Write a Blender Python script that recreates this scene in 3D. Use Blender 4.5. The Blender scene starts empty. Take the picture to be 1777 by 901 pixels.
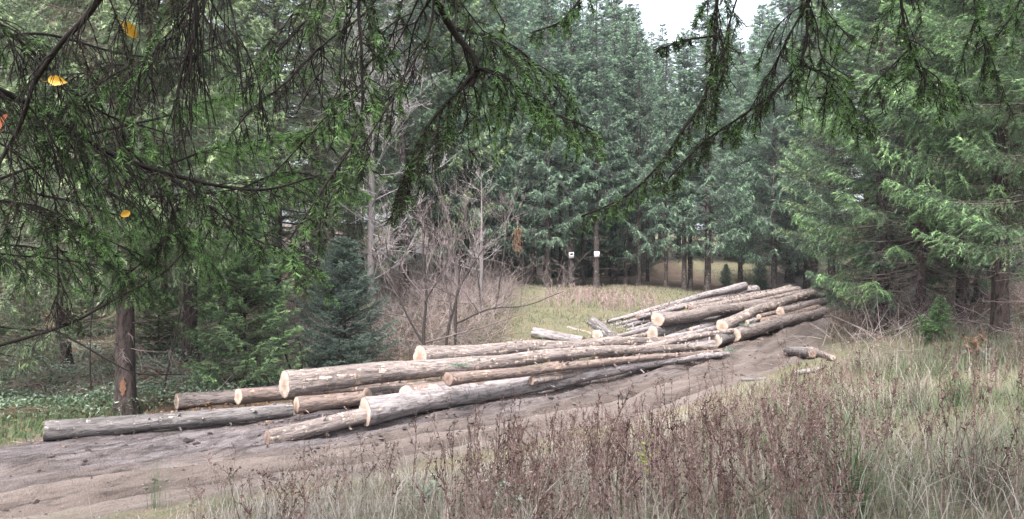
import bpy, math, random
import numpy as np
from mathutils import Vector, Matrix

S = bpy.context.scene
COL = S.collection
R_ = math.radians

# ------------------------------------------------------------------ camera
CAM_Z = 3.2
FPX, CX, CY = 1368.0, 888.5, 450.5          # focal length and centre, in photo pixels
cam = bpy.data.cameras.new("camera")
cam.sensor_width = 36.0
cam.lens = 36.0 * FPX / 1777.0
cam.clip_start = 0.05
cam.clip_end = 2000.0
cam_ob = bpy.data.objects.new("camera", cam)
COL.objects.link(cam_ob)
cam_ob.location = (0, 0, CAM_Z)
cam_ob.rotation_euler = (R_(90), 0, 0)
S.camera = cam_ob

# ------------------------------------------------------------------ sky, sun, exposure
SUN_EL, SUN_AZ = 56.0, 200.0                # overcast: high, behind the camera
world = bpy.data.worlds.new("World")
S.world = world
world.use_nodes = True
nt = world.node_tree
nt.nodes.clear()
sky = nt.nodes.new("ShaderNodeTexSky")
sky.sky_type = 'NISHITA'
sky.sun_disc = False
sky.sun_elevation = R_(SUN_EL)
sky.sun_rotation = R_(SUN_AZ)
sky.air_density = 1.0
sky.dust_density = 5.0
sky.ozone_density = 1.0
hs = nt.nodes.new("ShaderNodeHueSaturation")
hs.inputs["Saturation"].default_value = 0.38
bg = nt.nodes.new("ShaderNodeBackground")
bg.inputs["Strength"].default_value = 0.13
wo = nt.nodes.new("ShaderNodeOutputWorld")
nt.links.new(sky.outputs[0], hs.inputs["Color"])
nt.links.new(hs.outputs[0], bg.inputs[0])
nt.links.new(bg.outputs[0], wo.inputs[0])

sun = bpy.data.lights.new("sun", 'SUN')
sun.energy = 1.5
sun.angle = R_(24)
sun.color = (1.0, 0.97, 0.94)
sun_ob = bpy.data.objects.new("sun", sun)
COL.objects.link(sun_ob)
sd = Vector((math.sin(R_(SUN_AZ)) * math.cos(R_(SUN_EL)), math.cos(R_(SUN_AZ)) * math.cos(R_(SUN_EL)), math.sin(R_(SUN_EL))))
sun_ob.rotation_euler = (-sd).to_track_quat('-Z', 'Y').to_euler()

S.view_settings.view_transform = 'Standard'
S.view_settings.look = 'None'
S.view_settings.exposure = 2.45
S.view_settings.gamma = 1.0
S.cycles.max_bounces = 5
S.cycles.diffuse_bounces = 3
S.cycles.glossy_bounces = 2
S.cycles.transmission_bounces = 2
S.cycles.volume_bounces = 0
S.cycles.use_denoising = True
S.cycles.denoiser = 'OPENIMAGEDENOISE'
S.cycles.denoising_prefilter = 'NONE'
S.cycles.denoising_input_passes = 'RGB_ALBEDO_NORMAL'
S.cycles.sample_clamp_indirect = 2.0

# ------------------------------------------------------------------ helpers
def prop(o, label=None, cat=None, group=None, kind=None):
    if label: o["label"] = label
    if cat: o["category"] = cat
    if group: o["group"] = group
    if kind: o["kind"] = kind
    return o

def mesh_np(name, V, F, mat=None, attrs=None, smooth=False):
    V = np.ascontiguousarray(V, dtype=np.float32)
    F = np.ascontiguousarray(F, dtype=np.int32)
    n, w = F.shape
    me = bpy.data.meshes.new(name)
    me.vertices.add(len(V)); me.vertices.foreach_set("co", V.ravel())
    me.loops.add(n * w); me.loops.foreach_set("vertex_index", F.ravel())
    me.polygons.add(n)
    me.polygons.foreach_set("loop_start", np.arange(0, n * w, w, dtype=np.int32))
    me.polygons.foreach_set("loop_total", np.full(n, w, dtype=np.int32))
    if smooth:
        me.polygons.foreach_set("use_smooth", np.ones(n, dtype=bool))
    for k, a in (attrs or {}).items():
        at = me.attributes.new(k, 'FLOAT', 'POINT')
        at.data.foreach_set("value", np.ascontiguousarray(a, dtype=np.float32))
    me.update(calc_edges=True)
    if mat: me.materials.append(mat)
    return me

def obj(name, me, parent=None, loc=(0, 0, 0), rot=(0, 0, 0), sc=None):
    o = bpy.data.objects.new(name, me)
    COL.objects.link(o)
    o.location = loc
    o.rotation_euler = rot
    if sc is not None: o.scale = (sc, sc, sc) if np.isscalar(sc) else sc
    if parent: o.parent = parent
    return o

def empty(name, loc, rotz=0.0, sc=1.0):
    o = obj(name, None, None, loc, (0, 0, rotz))
    o.scale = (sc, sc, sc) if np.isscalar(sc) else sc
    o.empty_display_size = 0.2
    return o

def nrm(a):
    return a / np.maximum(np.linalg.norm(a, axis=-1, keepdims=True), 1e-9)

def tubes(P, Rr, sides=3):
    """P (N,k,3) polylines, Rr (N,k) radii -> verts, tris (open tubes)"""
    P = np.asarray(P, float); Rr = np.asarray(Rr, float)
    if P.ndim == 2: P = P[None]; Rr = Rr[None]
    N, k, _ = P.shape
    T = np.empty_like(P)
    T[:, 1:-1] = P[:, 2:] - P[:, :-2]
    T[:, 0] = P[:, 1] - P[:, 0]
    T[:, -1] = P[:, -1] - P[:, -2]
    T = nrm(T)
    ref = np.where(np.abs(T[:, 0, 2:3]) > 0.9, np.array([1.0, 0, 0]), np.array([0, 0, 1.0]))
    A = np.empty_like(T)
    A[:, 0] = nrm(np.cross(T[:, 0], ref))
    for i in range(1, k):                       # carried along the line so that it never collapses
        a_ = A[:, i - 1] - T[:, i] * np.sum(A[:, i - 1] * T[:, i], -1, keepdims=True)
        A[:, i] = nrm(a_)
    B = np.cross(T, A)
    th = np.arange(sides) * 2 * np.pi / sides
    V = P[:, :, None] + Rr[:, :, None, None] * (np.cos(th)[None, None, :, None] * A[:, :, None] + np.sin(th)[None, None, :, None] * B[:, :, None])
    idx = np.arange(N * k * sides).reshape(N, k, sides)
    a = idx[:, :-1]; b = idx[:, 1:]
    a2 = np.roll(a, -1, axis=2); b2 = np.roll(b, -1, axis=2)
    F = np.concatenate([np.stack([a, a2, b2], -1).reshape(-1, 3), np.stack([a, b2, b], -1).reshape(-1, 3)])
    return V.reshape(-1, 3), F

class Buf:
    def __init__(s): s.V = []; s.F = []; s.n = 0; s.A = {}
    def add(s, V, F, **attrs):
        if len(V) == 0: return
        s.V.append(V); s.F.append(F + s.n)
        for k, a in attrs.items():
            s.A.setdefault(k, []).append(np.broadcast_to(np.asarray(a, float), (len(V),)))
        s.n += len(V)
    def mesh(s, name, mat, smooth=False):
        return mesh_np(name, np.concatenate(s.V), np.concatenate(s.F), mat, {k: np.concatenate(a) for k, a in s.A.items()}, smooth)

def blades(p, d, ln, w, side=None, rng=None):
    """single triangles: base at p, tip at p+d*ln"""
    if side is None:
        side = nrm(np.cross(d, nrm(rng.normal(size=d.shape))))
    h = side * (np.asarray(w)[..., None] * 0.5)
    V = np.stack([p - h, p + h, p + d * np.asarray(ln)[..., None]], axis=-2).reshape(-1, 3)
    F = np.arange(len(V)).reshape(-1, 3)
    return V, F

def leaves(p, d, ln, w, rng, fold=0.15):
    """diamond leaves of two triangles folded along the midrib"""
    side = nrm(np.cross(d, nrm(rng.normal(size=d.shape) * 0.45 + np.array([0, 0, 1.0]))))
    up = np.cross(side, d)
    ln = np.asarray(ln)[..., None]; w = np.asarray(w)[..., None]
    m = p + d * ln * 0.45 + up * w * fold
    V = np.stack([p, m + side * w * 0.5, p + d * ln, m - side * w * 0.5], axis=-2).reshape(-1, 3)
    i = np.arange(0, len(V), 4)
    F = np.concatenate([np.stack([i, i + 1, i + 2], -1), np.stack([i, i + 2, i + 3], -1)])
    return V, F

def _h(ix, iy, seed):
    h = (ix.astype(np.int64) * 374761393 + iy.astype(np.int64) * 668265263 + seed * 974711) & 0xffffffff
    h = ((h ^ (h >> 13)) * 1274126177) & 0xffffffff
    return ((h ^ (h >> 16)) & 0xffff) / 65535.0

def vn(x, y, seed=0):
    x = np.asarray(x, float); y = np.asarray(y, float)
    ix = np.floor(x); iy = np.floor(y)
    fx = x - ix; fy = y - iy
    fx = fx * fx * (3 - 2 * fx); fy = fy * fy * (3 - 2 * fy)
    ix = ix.astype(np.int64); iy = iy.astype(np.int64)
    a = _h(ix, iy, seed); b = _h(ix + 1, iy, seed); c = _h(ix, iy + 1, seed); d = _h(ix + 1, iy + 1, seed)
    return (a + (b - a) * fx) * (1 - fy) + (c + (d - c) * fx) * fy

def fbm(x, y, seed=0, octv=4):
    s = 0; a = 0.5; t = 0
    for i in range(octv):
        s = s + a * vn(x * 2 ** i, y * 2 ** i, seed + i * 17); t += a; a *= 0.5
    return s / t

def sstep(a, b, x):
    t = np.clip((x - a) / (b - a), 0, 1)
    return t * t * (3 - 2 * t)

# ------------------------------------------------------------------ terrain
CTRL = np.array([
    (0, 0, 1.55), (3, 2, 1.62), (-3, 2, 1.15), (-6, 5, 0.35), (0, 5, 1.3), (4, 5, 1.5), (2, 8, 0.95), (-1.5, 9, 0.5), (5, 9, 1.2), (8, 8, 1.6),
    (-4.5, 9, 0.18), (-9, 9, 0.0), (-7.5, 11.5, 0.0), (-2, 13, 0.04), (0, 15, 0.1), (3, 18, 0.22), (6, 22, 0.4), (9, 26, 0.6), (12, 31, 0.9), (16, 40, 1.4),
    (-1.7, 12.0, 0.12), (3.5, 14.6, 0.42), (7.5, 20.2, 0.66), (10, 25, 0.85),
    (-8, 14, 0.0), (-4.5, 16, 0.05), (-2, 17, 0.1), (2, 20, 0.3), (6, 25, 0.62), (9, 31, 0.95),
    (-8, 18, -0.1), (-3, 19, 0.05), (-0.6, 22, 0.55), (-2.5, 22, 0.25), (1.4, 26, 1.25), (1.7, 33, 1.75), (7.3, 38, 1.8), (13, 50, 2.1), (0, 40, 1.95),
    (-10, 20, 0.0), (-15, 28, 0.2), (-20, 32, 1.0), (-25, 45, 3.0), (-12, 45, 3.2), (-3.6, 36, 2.1), (-8, 30, 0.9),
    (10.1, 17, 1.34), (8.1, 12.5, 1.4), (8.5, 19, 1.12), (10.8, 17.5, 1.5), (15, 22, 2.0), (20, 25, 2.8), (13.5, 28, 1.5), (6, 15.5, 0.8),
    (0, 80, 4.5), (40, 80, 6), (-40, 80, 8), (60, 20, 6), (-40, 10, 1.2), (-20, 10, 0.2), (0, -25, 2.2), (30, 0, 3), (-30, -25, 1.0)], float)

def _tps_fit(C):
    n = len(C)
    d = np.linalg.norm(C[:, None, :2] - C[None, :, :2], axis=-1)
    K = np.where(d > 0, d * d * np.log(np.maximum(d, 1e-9)), 0) + np.eye(n) * 0.6
    Pm = np.c_[np.ones(n), C[:, :2]]
    A = np.zeros((n + 3, n + 3)); A[:n, :n] = K; A[:n, n:] = Pm; A[n:, :n] = Pm.T
    return np.linalg.solve(A, np.r_[C[:, 2], 0, 0, 0])
TPS = _tps_fit(CTRL)

def base_h(x, y):
    x = np.asarray(x, float); y = np.asarray(y, float)
    out = np.full(x.shape, TPS[-3]) + TPS[-2] * x + TPS[-1] * y
    for i, c in enumerate(CTRL):
        r2 = (x - c[0]) ** 2 + (y - c[1]) ** 2
        out = out + TPS[i] * 0.5 * r2 * np.log(np.maximum(r2, 1e-12))
    r = np.sqrt(x * x + (y - 25) ** 2)
    k = sstep(60, 110, r)
    return np.clip(out, -3, 12) * (1 - k) + k * (5 + 4 * vn(x / 60, y / 60, 5))

LOW = np.array([(-40, 0), (-20, 4.4), (-6.6, 8.6), (-4, 10.0), (-1.7, 11.5), (3, 14.9), (7.5, 19.5), (9.9, 24.5), (12.7, 30.5), (16.5, 42), (22, 60)], float)
UPP = np.array([(22, 64), (13, 42), (10, 34), (7.5, 29.5), (4.5, 24.5), (1, 20.5), (-3, 17.6), (-6, 15.6), (-9, 13.7), (-20, 11), (-40, 8)], float)
POLY = np.concatenate([LOW, UPP])

def seg_dist(x, y, L):
    d = np.full(x.shape, 1e9)
    for a, b in zip(L[:-1], L[1:]):
        ab = b - a
        t = np.clip(((x - a[0]) * ab[0] + (y - a[1]) * ab[1]) / (ab @ ab), 0, 1)
        d = np.minimum(d, np.hypot(x - a[0] - t * ab[0], y - a[1] - t * ab[1]))
    return d

def inside(x, y, L):
    c = np.zeros(x.shape, bool)
    n = len(L)
    for i in range(n):
        a, b = L[i], L[(i + 1) % n]
        if a[1] == b[1]: continue
        cond = ((a[1] > y) != (b[1] > y)) & (x < (b[0] - a[0]) * (y - a[1]) / (b[1] - a[1]) + a[0])
        c ^= cond
    return c

def road_mask(x, y):
    d = np.minimum(seg_dist(x, y, LOW), seg_dist(x, y, UPP))
    sdv = np.where(inside(x, y, POLY), d, -d)
    sdv = sdv + (fbm(x * 0.9, y * 0.9, 3) - 0.5) * 1.1
    return sstep(-0.35, 0.45, sdv)

def detail_h(x, y):
    m = road_mask(x, y)
    u = seg_dist(x, y, LOW)
    # road direction coordinate for stretched relief
    along = x * 0.75 + y * 0.66
    across = -x * 0.66 + y * 0.75
    n1 = fbm(along * 0.35, across * 1.6, 21, 4)
    n2 = fbm(along * 0.8, across * 4.2, 31, 4)
    n3 = fbm(x * 6, y * 6, 41, 3)
    wob = (fbm(along * 0.25, across * 0 + 3, 51, 3) - 0.5) * 0.8
    rut = np.zeros(x.shape)
    for c, w, a in ((0.95, 0.20, 0.06), (1.50, 0.14, 0.04), (2.10, 0.18, 0.08), (2.6, 0.13, 0.06), (3.1, 0.18, 0.09), (3.6, 0.12, 0.05), (4.1, 0.16, 0.06)):
        v = u + wob - c
        rut -= a * np.exp(-(v / w) ** 2) - 0.45 * a * np.exp(-((np.abs(v) - 2.0 * w) / (0.8 * w)) ** 2)
    wetk = sstep(1.8, 2.6, u + wob)
    road = rut * (0.55 + 0.9 * n1) + (n1 - 0.5) * 0.06 + (n2 - 0.5) * (0.045 + 0.055 * wetk) + (n3 - 0.5) * 0.02
    grass = (fbm(x * 0.7, y * 0.7, 61, 4) - 0.5) * 0.30 + (fbm(x * 3, y * 3, 71, 3) - 0.5) * 0.08
    road = road * (1 - .55 * sstep(17, 24, y))
    return road * 1.7 * m + grass * (1 - m)

def ground_h(x, y):
    x = np.asarray(x, float); y = np.asarray(y, float)
    return base_h(x, y) + detail_h(x, y)

def gz(x, y):
    return float(ground_h(np.array([x]), np.array([y]))[0])

def P(px, py, d):
    return np.array([(px - CX) / FPX * d, d, CAM_Z - (py - CY) / FPX * d])

def hit(px, py, dmin=4.0, dmax=80.0):
    ds = np.arange(dmin, dmax, 0.05)
    x = (px - CX) / FPX * ds; z = CAM_Z - (py - CY) / FPX * ds
    below = z < base_h(x, ds)
    i = int(np.argmax(below)) if below.any() else len(ds) - 1
    return np.array([x[i], ds[i], z[i]])

# ------------------------------------------------------------------ materials
class N:
    """tiny node helper"""
    def __init__(s, name, rough=0.8, spec=0.3):
        s.m = bpy.data.materials.new(name); s.m.use_nodes = True
        s.t = s.m.node_tree
        s.b = s.t.nodes["Principled BSDF"]
        s.b.inputs["Roughness"].default_value = rough
        s.b.inputs["Specular IOR Level"].default_value = spec
    def n(s, typ, **kw):
        nd = s.t.nodes.new(typ)
        for k, v in kw.items(): setattr(nd, k, v)
        return nd
    def l(s, a, b): s.t.links.new(a, b)
    def attr(s, name): return s.n("ShaderNodeAttribute", attribute_name=name).outputs["Fac"]
    def noise(s, vec, scale, detail=4, rough=0.55, dist=0.0):
        nd = s.n("ShaderNodeTexNoise")
        nd.inputs["Scale"].default_value = scale; nd.inputs["Detail"].default_value = detail
        nd.inputs["Roughness"].default_value = rough; nd.inputs["Distortion"].default_value = dist
        if vec is not None: s.l(vec, nd.inputs["Vector"])
        return nd.outputs["Fac"]
    def ramp(s, fac, stops, interp='LINEAR'):
        nd = s.n("ShaderNodeValToRGB"); cr = nd.color_ramp; cr.interpolation = interp
        while len(cr.elements) < len(stops): cr.elements.new(0.5)
        for e, (p, c) in zip(cr.elements, stops):
            e.position = p; e.color = (*c, 1) if len(c) == 3 else c
        s.l(fac, nd.inputs[0]); return nd.outputs[0]
    def mix(s, fac, a, b, blend='MIX'):
        nd = s.n("ShaderNodeMix", data_type='RGBA', blend_type=blend)
        if isinstance(fac, (int, float)): nd.inputs[0].default_value = fac
        else: s.l(fac, nd.inputs[0])
        for v, i in ((a, 6), (b, 7)):
            if isinstance(v, tuple): nd.inputs[i].default_value = (*v, 1)
            else: s.l(v, nd.inputs[i])
        return nd.outputs[2]
    def math(s, op, a, b=None, c=None, clamp=False):
        nd = s.n("ShaderNodeMath", operation=op, use_clamp=clamp)
        for i, v in enumerate((a, b, c)):
            if v is None: continue
            if isinstance(v, (int, float)): nd.inputs[i].default_value = v
            else: s.l(v, nd.inputs[i])
        return nd.outputs[0]
    def mapping(s, vec, scale=(1, 1, 1), loc=None):
        nd = s.n("ShaderNodeMapping"); nd.inputs["Scale"].default_value = scale
        s.l(vec, nd.inputs["Vector"])
        if loc is not None: s.l(loc, nd.inputs["Location"])
        return nd.outputs[0]
    def coord(s, which="Object"): return s.n("ShaderNodeTexCoord").outputs[which]
    def color(s, c):
        if isinstance(c, tuple): s.b.inputs["Base Color"].default_value = (*c, 1)
        else: s.l(c, s.b.inputs["Base Color"])
    def bump(s, h, strength=0.5, dist=0.02):
        nd = s.n("ShaderNodeBump"); nd.inputs["Strength"].default_value = strength; nd.inputs["Distance"].default_value = dist
        s.l(h, nd.inputs["Height"]); s.l(nd.outputs[0], s.b.inputs["Normal"])
    def rough(s, v): s.l(v, s.b.inputs["Roughness"])

def needle_mat(name, fresh, mid, old, transl=0.0):
    k = N(name, 0.55, 0.35)
    age = k.attr("age"); rnd = k.attr("rnd")
    c = k.ramp(age, [(0.06, fresh), (0.40, mid), (1.0, old)])
    v = k.n("ShaderNodeHueSaturation")
    k.l(c, v.inputs["Color"])
    k.l(k.math('MULTIPLY_ADD', rnd, 1.0, 0.5), v.inputs["Value"])
    k.l(k.math('MULTIPLY_ADD', rnd, -0.05, 0.525), v.inputs["Hue"])
    oi = k.n("ShaderNodeObjectInfo")
    col = k.mix(1.0, v.outputs[0], oi.outputs["Color"], 'MULTIPLY')
    k.color(col)
    tl_ = k.n("ShaderNodeBsdfTranslucent"); k.l(col, tl_.inputs["Color"])
    mx = k.n("ShaderNodeMixShader"); mx.inputs[0].default_value = 0.35
    k.l(k.b.outputs[0], mx.inputs[1]); k.l(tl_.outputs[0], mx.inputs[2])
    k.l(mx.outputs[0], k.t.nodes["Material Output"].inputs["Surface"])
    return k.m

M_SPRUCE = needle_mat("spruce_needles", (0.190, 0.270, 0.165), (0.062, 0.098, 0.070), (0.115, 0.095, 0.083))  # tips are pale new growth; mid tone also darkened for crown-interior shade
M_FIR = needle_mat("fir_needles", (0.090, 0.125, 0.100), (0.046, 0.070, 0.058), (0.06, 0.062, 0.052))
M_OVER = needle_mat("overhang_needles", (0.165, 0.290, 0.095), (0.030, 0.052, 0.022), (0.036, 0.025, 0.018))  # inner tones darkened to carry the shade beneath the overhead spruces

def bark_mat(name, dark, light, sx=3.0, lich=None):
    k = N(name, 0.9, 0.2)
    v = k.mapping(k.coord("Object"), (1, 1, 0.35))
    n = k.noise(v, 14 * sx, 6, 0.65); n2 = k.noise(v, 3 * sx, 3)
    c = k.mix(n2, dark, light)
    c = k.mix(k.ramp(n, [(0.38, (1, 1, 1)), (0.55, (0, 0, 0))]), c, tuple(x * 0.45 for x in dark))
    if lich: c = k.mix(k.ramp(k.noise(k.coord("Object"), 5, 4), [(0.56, (0, 0, 0)), (0.66, (1, 1, 1))]), c, lich)
    k.color(c); k.bump(n, 0.9, 0.03)
    return k.m
M_BARK = bark_mat("spruce_bark", (0.036, 0.028, 0.026), (0.085, 0.067, 0.063), 1.0, (0.105, 0.105, 0.098))
M_TWIG = N("shaded_twig_bark", 0.9, 0.2); M_TWIG.color((0.013, 0.010, 0.009)); M_TWIG = M_TWIG.m  # darker than real bark: canopy shade is put into the colour
M_DEAD = N("dead_twig", 0.95, 0.1); M_DEAD.color((0.15, 0.12, 0.115)); M_DEAD = M_DEAD.m
M_PALE = N("pale_bare_twig", 0.9, 0.2)
M_PALE.color(M_PALE.mix(M_PALE.attr("age"), (0.135, 0.122, 0.122), (0.29, 0.265, 0.268))); M_PALE = M_PALE.m

# ground + road share the soil recipe; masks blend along the road edge
def ground_mat(name):
    k = N(name, 0.95, 0.25)
    pos = k.n("ShaderNodeNewGeometry").outputs["Position"]
    road = k.attr("road"); wet = k.attr("wet"); green = k.attr("green"); litter = k.attr("litter")
    st = k.n("ShaderNodeVectorRotate", rotation_type='Z_AXIS'); st.inputs["Angle"].default_value = R_(-42)
    k.l(pos, st.inputs["Vector"])
    sv = k.mapping(st.outputs[0], (0.22, 1.4, 1))
    n1 = k.noise(sv, 1.6, 6, 0.6); n2 = k.noise(sv, 7.0, 6, 0.7, 0.3); n3 = k.noise(pos, 30, 4, 0.65)
    mud = k.ramp(n1, [(0.30, (0.056, 0.042, 0.036)), (0.50, (0.094, 0.074, 0.066)), (0.70, (0.142, 0.117, 0.107))])
    mud = k.mix(k.ramp(n2, [(0.40, (1, 1, 1)), (0.49, (0, 0, 0))]), mud, (0.052, 0.040, 0.036))
    mud = k.mix(k.ramp(n3, [(0.62, (0, 0, 0)), (0.72, (.7, .7, .7))]), mud, (0.20, 0.173, 0.162))
    wmud = k.ramp(n2, [(0.34, (0.020, 0.016, 0.016)), (0.47, (0.066, 0.055, 0.056)), (0.68, (0.155, 0.136, 0.142))])
    pale = k.attr('pale')
    mud = k.mix(k.math('MULTIPLY', pale, k.ramp(n3, [(0.3, (.25, .25, .25)), (0.6, (1, 1, 1))])), mud, (0.165, 0.137, 0.125))
    mud = k.mix(wet, mud, wmud)
    rd = k.math('MULTIPLY', k.attr('rutd'), k.ramp(n2, [(0.35, (1, 1, 1)), (0.60, (.25, .25, .25))]))
    mud = k.mix(k.math('MULTIPLY', rd, 1.0, None, True), mud, (0.026, 0.020, 0.019))
    g1 = k.noise(pos, 2.2, 5, 0.6); g2 = k.noise(pos, 26, 5, 0.7)
    gr = k.ramp(g1, [(0.32, (0.115, 0.094, 0.058)), (0.5, (0.095, 0.095, 0.048)), (0.68, (0.062, 0.085, 0.036))])
    gr = k.mix(k.ramp(g2, [(0.4, (1, 1, 1)), (0.55, (0, 0, 0))]), gr, (0.15, 0.12, 0.09))
    fl = k.ramp(g2, [(0.35, (0.030, 0.022, 0.017)), (0.52, (0.085, 0.058, 0.042)), (0.68, (0.150, 0.105, 0.078))])
    gr = k.mix(litter, gr, fl)
    c = k.mix(road, gr, mud)
    k.color(c)
    k.rough(k.math('MULTIPLY_ADD', k.math('MULTIPLY', wet, k.math('SUBTRACT', 1.15, n2)), -0.72, 0.95, True))
    h = k.math('ADD', k.math('MULTIPLY', n2, 0.6), k.math('MULTIPLY', n3, 0.5))
    k.bump(h, 1.0, 0.07)
    return k.m
M_GROUND = ground_mat("forest_soil")
M_ROAD = ground_mat("churned_mud")

def bark_log(name, bark_a, bark_b, strip_lo, strip_hi, stripcol, scale=1.0):
    k = N(name, 0.8, 0.35)
    oi = k.n("ShaderNodeObjectInfo").outputs["Random"]
    off = k.n("ShaderNodeCombineXYZ")
    for i in range(3): k.l(k.math('MULTIPLY', oi, 37.0 + i * 11), off.inputs[i])
    co = k.coord("Object")
    va = k.mapping(co, (0.32, 2.4, 2.4), off.outputs[0])
    vb = k.mapping(co, (1.2, 5, 5), off.outputs[0])
    vc = k.mapping(co, (4.2, 1.5, 1.5), off.outputs[0])
    na = k.noise(va, 2.0, 5, 0.6, 0.4); nb = k.noise(vb, 3.2, 4, 0.6); nc = k.noise(vc, 1.9, 4, 0.6, 0.6); nd_ = k.noise(va, 7, 5, 0.7)
    c = k.mix(k.ramp(na, [(0.3, (0, 0, 0)), (0.7, (1, 1, 1))]), bark_a, bark_b)
    c = k.mix(k.ramp(nb, [(0.34, (.8, .8, .8)), (0.50, (0, 0, 0))]), c, tuple(x * 0.5 for x in bark_a))
    c = k.mix(k.ramp(nc, [(0.58, (0, 0, 0)), (0.64, (.6, .6, .6))]), c, tuple(x * 0.5 for x in bark_a))
    st = k.math('ADD', k.math('MULTIPLY', nd_, 0.55), k.math('MULTIPLY', nc, 0.45))
    sm = k.ramp(st, [(strip_lo, (0, 0, 0)), (strip_hi, (1, 1, 1))])
    sc = k.mix(nb, stripcol, tuple(min(1, x * 1.25) for x in stripcol))
    sc = k.mix(k.ramp(nb, [(0.60, (0, 0, 0)), (0.72, (1, 1, 1))]), sc, (stripcol[0] * 0.85, stripcol[1] * 0.65, stripcol[2] * 0.55))
    c = k.mix(sm, c, sc)
    k.color(c)
    hh = k.math('SUBTRACT', nb, k.math('MULTIPLY', sm, 0.35))
    k.bump(hh, 1.0, 0.05)
    return k.m
M_LOG = bark_log("log_bark", (0.090, 0.072, 0.067), (0.215, 0.180, 0.172), 0.56, 0.61, (0.31, 0.24, 0.205))
M_LOGG = bark_log("grey_log_bark", (0.140, 0.122, 0.124), (0.300, 0.270, 0.272), 0.58, 0.63, (0.34, 0.275, 0.24))
M_LOGS = bark_log("peeled_log", (0.108, 0.087, 0.082), (0.250, 0.210, 0.198), 0.525, 0.58, (0.36, 0.28, 0.24))
M_LOGR = bark_log("reddish_log_bark", (0.105, 0.076, 0.067), (0.225, 0.174, 0.156), 0.54, 0.59, (0.32, 0.225, 0.18))
M_LOGD = bark_log("muddy_log", (0.064, 0.056, 0.056), (0.160, 0.145, 0.146), 0.555, 0.61, (0.27, 0.245, 0.235))

def cut_mat(name, a, b, heart):
    k = N(name, 0.75, 0.25)
    co = k.coord("Object"); rr = k.attr("rr")
    oi = k.n("ShaderNodeObjectInfo").outputs["Random"]
    sp = k.n("ShaderNodeSeparateXYZ"); k.l(co, sp.inputs[0])
    r = k.math('SQRT', k.math('ADD', k.math('MULTIPLY', sp.outputs[1], sp.outputs[1]), k.math('MULTIPLY', sp.outputs[2], sp.outputs[2])))
    n = k.noise(co, 9, 4); n2 = k.noise(k.mapping(co, (1, 1, 6)), 16, 3)
    rings = k.math('SINE', k.math('MULTIPLY_ADD', n, 9.0, k.math('MULTIPLY', r, 190)))
    c = k.mix(k.ramp(n, [(0.35, (0, 0, 0)), (0.65, (1, 1, 1))]), a, b)
    hz_ = k.math('ADD', rr, k.math('MULTIPLY', n, 0.7))
    c = k.mix(k.ramp(hz_, [(0.55, (.8, .8, .8)), (0.95, (0, 0, 0))]), c, heart)
    c = k.mix(k.math('MULTIPLY_ADD', rings, 0.20, 0.20), c, heart)
    c = k.mix(k.ramp(n2, [(0.60, (0, 0, 0)), (0.75, (0.7, 0.7, 0.7))]), c, heart)
    ang = k.math('ARCTAN2', sp.outputs[1], sp.outputs[2])
    cv = k.n("ShaderNodeCombineXYZ"); k.l(k.math('MULTIPLY', ang, 2.2), cv.inputs[0]); k.l(k.math('MULTIPLY', oi, 50), cv.inputs[1]); k.l(k.math('MULTIPLY', r, 1.5), cv.inputs[2])
    cr = k.ramp(k.noise(cv.outputs[0], 3.0, 2, .4, .2), [(0.685, (0, 0, 0)), (0.70, (.8, .8, .8))])
    c = k.mix(cr, c, (.07, .045, .035))
    c = k.mix(k.ramp(k.math('ADD', rr, k.math('MULTIPLY_ADD', n, .12, -.06)), [(0.93, (0, 0, 0)), (0.985, (.85, .85, .85))]), c, tuple(x * .33 for x in heart))
    dirt = k.noise(co, 3.5, 5, .65)
    c = k.mix(k.ramp(dirt, [(0.50, (0, 0, 0)), (0.72, (.5, .5, .5))]), c, (.13, .10, .09))
    k.color(c); k.bump(n2, 0.5, 0.012)
    return k.m
M_CUT = cut_mat("fresh_cut_wood", (0.34, 0.265, 0.222), (0.41, 0.335, 0.288), (0.20, 0.118, 0.082))
M_CUTW = cut_mat("pale_cut_wood", (0.37, 0.315, 0.28), (0.30, 0.245, 0.212), (0.19, 0.125, 0.090))
M_CUTD = cut_mat("weathered_cut_wood", (0.16, 0.115, 0.095), (0.24, 0.175, 0.15), (0.09, 0.055, 0.045))

# ------------------------------------------------------------------ ground and road: one sheet, cut along the road edge
def axis(lo, hi, step, far_lo, far_hi, grow=1.18, step_hi=None):
    c = [lo]; s = step
    while c[-1] < hi:
        s = step if step_hi is None else step + (step_hi - step) * (c[-1] - lo) / (hi - lo)
        c.append(c[-1] + s)
    s2 = s
    while c[-1] < far_hi: s2 *= grow; c.append(c[-1] + s2)
    s2 = step
    while c[0] > far_lo: s2 *= grow; c.insert(0, c[0] - s2)
    return np.array(c)

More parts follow.
